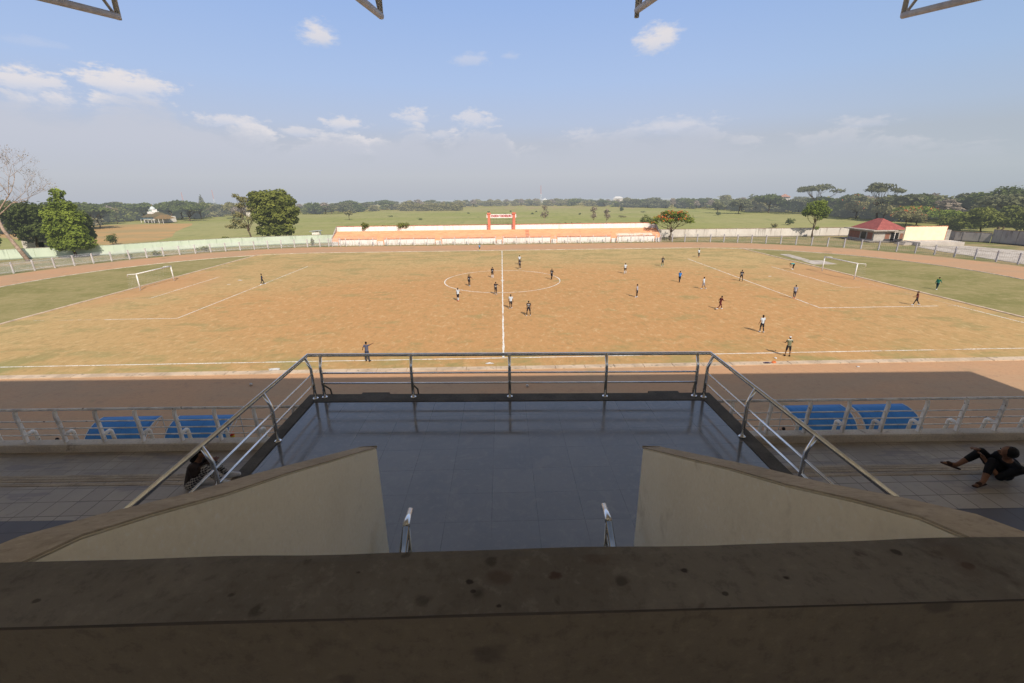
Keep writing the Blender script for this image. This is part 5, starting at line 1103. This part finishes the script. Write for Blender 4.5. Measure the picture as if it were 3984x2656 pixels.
# bare pale tree: recursive limbs with twigs and few leaves
def bare_tree(x, y, lab):
    g = empty('bare_tree', (x, y, 0), 0, lab, 'tree'); rnd = random.Random(8); mb = MB(); tips = []
    def grow(p, d, L_, r, k):
        n = 4; pts = [p]; q = p
        for i in range(n): d = (d + Vector((rnd.gauss(0, .10), rnd.gauss(0, .10), .03))).normalized(); q = q + d * L_ / n; pts.append(q)
        mb.tube(pts, [r * (1 - .10 * i) for i in range(n + 1)], 8 if r > .1 else 4, cap=False)
        if k == 0: tips.append((q, d)); return
        if k < 4: tips.append((pts[2], d))
        for _ in range(3 if k > 1 else 4):
            a = Vector((rnd.gauss(0, 1), rnd.gauss(0, 1), rnd.gauss(.15, .45))); a = (a - d * a.dot(d)).normalized(); s_ = rnd.uniform(.45, .85); grow(q, (d + a * s_).normalized(), L_ * rnd.uniform(.60, .80), r * rnd.uniform(.42, .55), k - 1)
        if k > 2: a = Vector((rnd.gauss(0, 1), rnd.gauss(0, 1), .3)).normalized(); grow(pts[2], (d * .6 + a).normalized(), L_ * .6, r * .42, k - 2)
    grow(Vector((0, 0, 0)), Vector((-.26, 0, 1)).normalized(), 9.8, .42, 1) if False else None
    pts = [Vector((0, 0, 0)), Vector((-1.4, 0, 3)), Vector((-3.0, 0, 6.6)), Vector((-3.4, 0, 9.4))]; mb.tube(pts, [.42, .36, .31, .27], 10)
    for d_, L_, r_ in (((.45, 0, 1), 5.2, .17), ((-.55, .2, 1), 5.0, .17), ((.05, -.3, 1), 5.6, .17), ((.95, .2, .62), 4.4, .14), ((-1, -.1, .5), 4.2, .14)): grow(pts[-1], Vector(d_).normalized(), L_, r_, 4)
    mb.build('trunk', BARKP, g, True, fix=False)
    V, F, SH = [], [], []
    for p, d in tips:
        for _ in range(3):
            a = Vector((rnd.gauss(0, 1), rnd.gauss(0, 1), rnd.gauss(0, 1))).normalized(); b = a.orthogonal().normalized(); c = p + a * rnd.uniform(0, .5)
            if rnd.random() < .62: e = d + a * .6; mb2 = c + e * .7; i = len(V); V += [tuple(c), tuple(c + b * .03), tuple(mb2)]; F.append((i, i + 1, i + 2)); SH += [.2] * 3
            else: i = len(V); s_ = rnd.uniform(.06, .2); V += [tuple(c - a * s_), tuple(c + b * s_ * .5), tuple(c + a * s_), tuple(c - b * s_ * .5)]; F.append((i, i + 1, i + 2, i + 3)); SH += [rnd.random()] * 4
    me = bpy.data.meshes.new('twigs'); me.from_pydata(V, [], F); at = me.attributes.new('shade', 'FLOAT', 'POINT'); at.data.foreach_set('value', SH)
    link('twig_foliage', me, g, [L_DRY])
bare_tree(-103.8, 30.3, 'tall nearly bare tree with pale pinkish limbs at the left edge')
# flame trees, wall tree
lobf = [(0, 0, 6.9, 3.4, 3.2, .8), (-3.4, 0, 6.0, 2.4, 2.2, .8), (3.2, 0, 6.2, 2.3, 2.2, .9), (-1.2, -1, 7.4, 2.4, 2., .6), (1.6, -1, 7.3, 2.2, 2., .6), (-4.9, 0, 5.0, 1.3, 1.4, .6), (4.8, 0, 5.2, 1.4, 1.4, .8), (-2, -1.5, 5.6, 1.8, 1.6, .7), (2.2, -1.6, 5.7, 1.9, 1.6, .6), (.2, 0, 5.4, 1.8, 1.6, .6)]
tree('flame_tree', 46.2, 53.4, 8, 11, '', L_BRIGHT, 2500, .42, 'flame tree with orange blossom at the right end of the far stand', 41, lobes=lobf, fork=.42, r=.24, nb=10, flower=.30, shell=.3, stems=2)
lobw = [(0, 0, 8.3, 2.6, 2.4, 1.7), (-1.6, 0, 7.4, 2.0, 1.9, 1.2), (1.8, 0, 7.2, 2.0, 2., 1.3), (.3, -.8, 9.2, 1.6, 1.5, .8), (-2.6, 0, 6.8, 1.3, 1.3, .8), (.9, -.5, 5.4, .8, .8, .6), (2.4, 0, 5.8, 1.0, 1., .6), (1., 0, 2.6, .7, .7, .4), (-.6, -.8, 6.9, 1.6, 1.5, .9)]
tree('wall_tree', 87.2, 56.3, 10.2, 7.6, '', L_BRIGHT, 2900, .42, 'slender tree with two stems and rounded green crown in front of the right wall', 42, lobes=lobw, fork=.5, r=.17, nb=8, stems=2)
# --- right side trees
spec = [
 ('umbrella_tree', 160, 163, 15.6, 22, 'umbrella', L_GREY, 1150, .8, 'wide flat topped grey green tree rising above the right tree line', {}),
 ('umbrella_tree', 155.5, 119, 15.6, 15.5, 'umbrella', L_GREY, 1150, .65, 'flat topped layered tree standing high behind the red roofed house', {}),
 ('broadleaf_tree', 147, 183, 11.0, 17, 'dome', L_DEEP, 2200, .95, 'dark broad tree right of the green field beside a white building', {}),
 ('broadleaf_tree', 163, 143, 11.3, 16, 'dome', L_DEEP, 2200, .9, 'dark tree mass with orange blossom between the two flat topped trees', dict(flower=.07)),
 ('broadleaf_tree', 154, 128, 8.5, 13, 'dome', L_OLIVE, 1700, .8, 'olive bushy tree at the right end of the green field', dict(flower=.05)),
 ('broadleaf_tree', 153, 112, 8.0, 13, 'dome', L_OLIVE, 1900, .75, 'pale feathery tree behind the red roofed house', dict(shell=.3)),
 ('flame_tree', 148, 91, 7.6, 20, 'dome', L_BRIGHT, 3600, .6, 'long low flame tree with scattered orange flowers behind the cream panel', dict(flower=.10)),
 ('flame_tree', 138, 84, 6.6, 12, 'dome', L_OLIVE, 2200, .6, 'smaller flame tree directly over the cream panel top', dict(flower=.08)),
 ('broadleaf_tree', 143, 73, 7.6, 10, 'dome', L_BRIGHT, 2200, .6, 'yellow green tree right of the cream panel', {}),
 ('broadleaf_tree', 166, 112, 11.4, 17, 'dome', L_DEEP, 2600, .9, 'dark spreading tree behind the flame trees', {}),
 ('broadleaf_tree', 172, 96, 13.2, 18, 'dome', L_DEEP, 2800, .9, 'large dark tree below the hill, second from the right edge', {}),
 ('broadleaf_tree', 174, 84, 14.4, 17, 'round', L_DEEP, 3200, .9, 'tallest dark round tree near the right edge under the hill', {}),
 ('broadleaf_tree', 176, 72, 13.4, 16, 'round', L_DEEP, 2600, .9, 'dark tree cut by the right picture edge', {}),
 ('leafy_tree', 136, 57, 8.2, 13, 'round', L_MID, 3800, .6, 'glossy green tree hanging over the grey wall at right', {}),
 ('leafy_tree', 143, 50, 8.6, 13, 'round', L_MID, 3400, .6, 'green tree overhanging the taller grey wall at the right edge', {}),
 ('leafy_tree', 133, 63, 5.4, 9, 'bush', L_MID, 1900, .55, 'low green tree between the cream panel and the grey wall', {}),
 ('leafy_tree', 148, 62, 9.4, 11, 'dome', L_MID, 2400, .65, 'rounded green tree between the dark trees and the grey wall', {}),
 ('broadleaf_tree', 128, 178, 8.6, 12, 'dome', L_GREY, 1700, .8, 'greyish dense tree at the right corner of the green field', {}),
 ('broadleaf_tree', 120, 186, 7.4, 9, 'dome', L_GREY, 1300, .8, 'smaller greyish tree next to the field corner at right', {}),
 ('rain_tree', -161, 173, 8.2, 15, 'umbrella', L_DEEP, 1900, .8, 'low spreading dark tree with short trunk right of the mosque', dict(fork=.3, r=.4)),
 ('pine_tree', -224, 286, 12.2, 8, 'cone', L_GREY, 900, .8, 'tapering grey pine on the left horizon', dict(fork=.9)),
 ('broadleaf_tree', -150, 193, 9.6, 13, 'dome', L_OLIVE, 1500, .8, 'pale sparse tree left of the big round tree', dict(shell=.25)),
 ('broadleaf_tree', -138, 180, 8.4, 12, 'dome', L_DRY, 1200, .75, 'brownish sparse tree just left of the big round tree', dict(shell=.25)),
 ('round_tree', -77, 166, 5.4, 5, 'dome', L_OLIVE, 700, .55, 'small solitary pale tree in the green field', dict(shell=.3)),
 ('broadleaf_tree', -191, 155, 9.6, 14, 'dome', L_DEEP, 1500, .8, 'dark tree hiding the left side of the mosque', {}),
 ('broadleaf_tree', -203, 163, 10.4, 16, 'dome', L_DEEP, 1500, .8, 'broad dark tree left of the mosque', {}),
 ('broadleaf_tree', -176, 182, 10.4, 15, 'dome', L_DEEP, 1500, .8, 'dark tree rising behind the mosque dome', {}),
 ('broadleaf_tree', -166, 190, 10., 14, 'dome', L_MID, 1400, .8, 'green tree behind the right side of the mosque', {}),
 ('coconut_palm', -186, 158, 8, 4, 'umbrella', L_OLIVE, 500, .7, 'slim tree with bare trunk in front of the dark wood beside the mosque', dict(fork=.75, r=.14)),
]
for i, (nm, x_, y_, h_, w_, kd, lf, n_, le, lb, kw) in enumerate(spec):
    if nm == 'coconut_palm': nm = 'slim_tree'
    tree(nm, x_, y_, h_, w_, kd, lf, n_, le, lb, 60 + i, **kw)
# bushes
bsh = [(54, 101, 4.5, 6.8, L_MID, 'dense dark green bush behind the right end of the far stand', .5, 900), (76, 225, 2.8, 4.8, L_DEEP, 'small dark bush alone in the middle of the field', .5, 350), (112, 167, 2.2, 2.8, L_DEEP, 'small round dark shrub on the field at right', .4, 300), (108, 100, 2.6, 3.8, L_DEEP, 'green shrub behind the right wall near the two stemmed tree', .4, 350),
       (96, 90, 1.6, 3.4, L_OLIVE, 'low tuft of brush behind the right wall', .4, 200), (-37.5, 57.2, 2.1, 2.7, L_MID, 'green sapling growing on the back wall of the far stand, leftmost', .32, 420), (-27.3, 57.4, 2.1, 4.6, L_MID, 'leafy bush growing over the back wall of the far stand', .32, 650), (2.8, 66, 5.0, 7.0, L_OLIVE, 'brushy shrub seen through the name gate', .4, 500),
       (-111, 62, 3.6, 4.6, L_DEEP, 'lopped tree stump with leafy sprouts behind the green wall', .4, 380), (-82.5, 68, 1.6, 4.2, L_MID, 'low bush showing over the green wall', .4, 300), (8, 67, 3.4, 3.5, L_OLIVE, 'pale shrub just right of the name gate pillar', .4, 260),
       (-33, 58, 1.2, 1.6, L_OLIVE, 'tiny tuft on the back wall between the two bushes', .3, 120), (60, 160, 1.0, 6, L_OLIVE, 'patch of low scrub right of centre in the field', .4, 160), (20, 72, 3.4, 9, L_OLIVE, 'broad pale scrub behind the far stand right of the gate', .4, 420)]
for i, (x_, y_, h_, w_, lf, lb, le, n_) in enumerate(bsh):
    tree('shrub', x_, y_, h_, w_, 'bush', lf, n_, le, lb, 120 + i, cat='shrub', crownname='foliage', z=(3.6 if 'back wall' in lb else None), shell=.3)
for i, (x_, y_, h_, w_, lb) in enumerate(((17, 113, 8.4, 5, 'tallest dry leafless shrub tree behind the far stand, nearest the name gate'), (36, 110, 7.6, 4.2, 'dry brown shrub tree behind the right half of the far stand'), (41, 109, 6.6, 4, 'dry brown shrub tree, right one of a pair behind the stand'))):
    tree('dry_shrub', x_, y_, h_, w_, 'tall', L_DRY, 330, .42, lb, 150 + i, cat='shrub', bark=BARKP, r=.10, shell=.15)
# banana-like plant behind the stand
def blades(x, y, lab, n=14, h=4.2, seed=1, col=None):
    g = empty('banana_plant', (x, y, 0), 0, lab, 'plant'); rnd = random.Random(seed); mb = MB()
    for i in range(n):
        a = rnd.uniform(0, 2 * pi); L_ = h * rnd.uniform(.5, .9); o_ = Vector((rnd.uniform(-2, 2), rnd.uniform(-.5, .5), .4)); wv = Vector((-sin(a), cos(a), 0)) * .22; prev = None
        for k in range(5):
            u = k / 4; p = o_ + Vector((cos(a) * L_ * u * .55, sin(a) * L_ * u * .55, L_ * (u * 1.2 - .55 * u * u))); ww = wv * (1 - abs(u - .45)); q = (p - ww, p + ww)
            if prev: mb.face([prev[0], prev[1], q[1], q[0]])
            prev = q
    mb.build('leaf_clump', mat('banana_leaf', (.24, .26, .09), (.36, .30, .16), 1.), g, fix=False)
blades(21.5, 75, 'spiky banana plants behind the far stand right of the gate', 16, 6.2, 3); blades(26.5, 78, 'lower spiky plants right of the banana clump behind the far stand', 12, 5., 5)
# shrubs by the fences
for i, (x_, y_, w_, h_, lb) in enumerate(((-80.5, 36.5, 2.2, 1.5, 'green weed bush between the fence and green wall, leftmost of the two larger'), (-73.5, 43., 4.4, 1.5, 'wide green weed bush between fence and green wall'), (-51, 53.5, 1.2, 2.4, 'tall thin weed by the wall beside the left end of the far stand'), (-84, 33, 2., 1., 'low weeds by the left bend of the fence'))):
    tree('weed_bush', x_, y_, h_, w_, 'bush', L_MID, 260, .3, lb, 170 + i, cat='shrub', crownname='foliage', shell=.2)
# --- far tree line: individuals copied from a few kinds
kinds = [('dome', L_DEEP, 9, .9), ('dome', L_GREY, 9, .9), ('dome', L_OLIVE, 9, .9), ('umbrella', L_DEEP, 11, .9), ('round', L_MID, 8, .9), ('round', L_OLIVE, 7, .85), ('tall', L_DRY, 6, .7), ('dome', L_MID, 10, .95), ('umbrella', L_GREY, 11, .9)]
protos = []
for i, (kd, lf, w_, le) in enumerate(kinds):
    rnd = random.Random(200 + i); lb_ = lobes_for(kd, 8., w_, rnd)
    if kd in ('dome', 'round'): lb_ += [(rnd.uniform(-.6, .6) * w_ / 2, rnd.uniform(-.6, .6) * w_ / 2, rnd.uniform(1.0, 3.2), w_ * .24, w_ * .24, 1.6) for _ in range(6)]
    protos.append((trunk_mesh(8., .2, lb_, rnd, .35, 5), crown_mesh(lb_, 650 if kd != 'tall' else 300, le, rnd, shell=.35), lf))
    protos[-1][0].materials.append(BARK); protos[-1][1].materials.append(lf); protos[-1][1].materials.append(FLOW)
def dist_at(a):
    T_ = [(-47, 256), (-40.6, 262), (-39.8, 322), (-35, 335), (-30, 335), (-24, 330), (-19, 318), (-15, 350), (-6, 395), (0, 412), (8, 400), (14, 375), (18.4, 350), (24.5, 330), (27.5, 305), (30, 305), (33, 300), (37, 265), (39.5, 250), (43, 235), (48, 215)]
    for i in range(len(T_) - 1):
        if T_[i][0] <= a <= T_[i + 1][0]: u = (a - T_[i][0]) / (T_[i + 1][0] - T_[i][0]); return T_[i][1] * (1 - u) + T_[i + 1][1] * u
    return 300
rnd = random.Random(77); LBL = {0: 'dark green tree in the far tree line', 1: 'greyish tree in the far tree line', 2: 'olive tree in the far tree line', 3: 'dark flat topped tree in the far tree line', 4: 'mid green round tree in the far tree line', 5: 'small olive round tree in the far tree line', 6: 'dry thin tree in the far tree line', 7: 'broad green tree in the far tree line', 8: 'grey flat topped tree in the far tree line'}
cnt = 0
def far_tree(a, D, h, k, wsc=1., lbl=None, grp=None):
    X = CX + D * sin(radians(a)); Y_ = CY + D * cos(radians(a)); tm, cm, lf = protos[k]
    g = empty('distant_tree', (X, Y_, terrain_z(X, Y_) - .1), rnd.uniform(0, 6.28), lbl or LBL[k], 'tree', grp or 'trees of the far tree line'); s_ = h / 8.; g.scale = (s_ * wsc, s_ * wsc, s_)
    for nm, me in (('trunk', tm), ('crown', cm)):
        o_ = bpy.data.objects.new(nm, me); COL.objects.link(o_); o_.parent = g
a = -47.
while a < 48:
    for row in range(3):
        D = dist_at(a) + row * rnd.uniform(16, 26) + rnd.uniform(0, 9); left = a < -31; right = a > 25
        h = (14.2 - D * (.0200 if not left else .016)) * rnd.choice((.55, .8, .9, 1., 1.12)) * rnd.uniform(.92, 1.06)
        if D > 430: h += .0195 * (D - 430)
        if right: h *= 1.12
        if a < -8 and rnd.random() < .35: k = rnd.choice((2, 5, 6))
        elif left: k = rnd.choice((0, 0, 3, 7, 3, 4))
        elif -8 <= a < 8: k = rnd.choice((2, 2, 5, 5, 4, 2, 1, 6))
        else: k = rnd.choice((0, 1, 1, 7, 2, 5, 8, 4, 6, 3))
        far_tree(a + rnd.uniform(-.4, .4), D, max(4.5, h), k, rnd.uniform(1.05, 1.6) * (1.2 if D > 350 else 1)); cnt += 1
    a += .92
# pale grove standing forward of the line
for i in range(16):
    far_tree(-12.0 + 6.9 * i / 15 + rnd.uniform(-.2, .2), 345 - i * .8 + rnd.uniform(-4, 4), 5.6 * rnd.uniform(.85, 1.1), rnd.choice((2, 5, 5)), 1.1, 'pale olive tree of the grove standing out before the far tree line', 'grove of pale trees left of the name board')
for i in range(14): far_tree(-46 + 13 * i / 13, (258 if -46 + i < -40.3 else 318) + rnd.uniform(-6, 8), 9.6 * rnd.uniform(.85, 1.1), rnd.choice((0, 3, 7)), 1.2, 'dark tree of the wood around the mosque', 'dark wood around the mosque')
for (x_, y_, w_) in ((-20, 215, 2), (-8, 228, 3), (6, 232, 2), (18, 200, 3), (22, 226, 2), (44, 190, 2), (-40, 160, 3), (-62, 190, 5), (66, 215, 3), (2, 195, 2), (84, 205, 4), (30, 246, 3)):
    tree('field_shrub', x_, y_, .7, w_, 'bush', L_DEEP, 60, .5, 'small dark clump of weeds dotted over the green field', int(x_) + 300, cat='shrub', group='dark weed clumps on the green field', crownname='foliage')
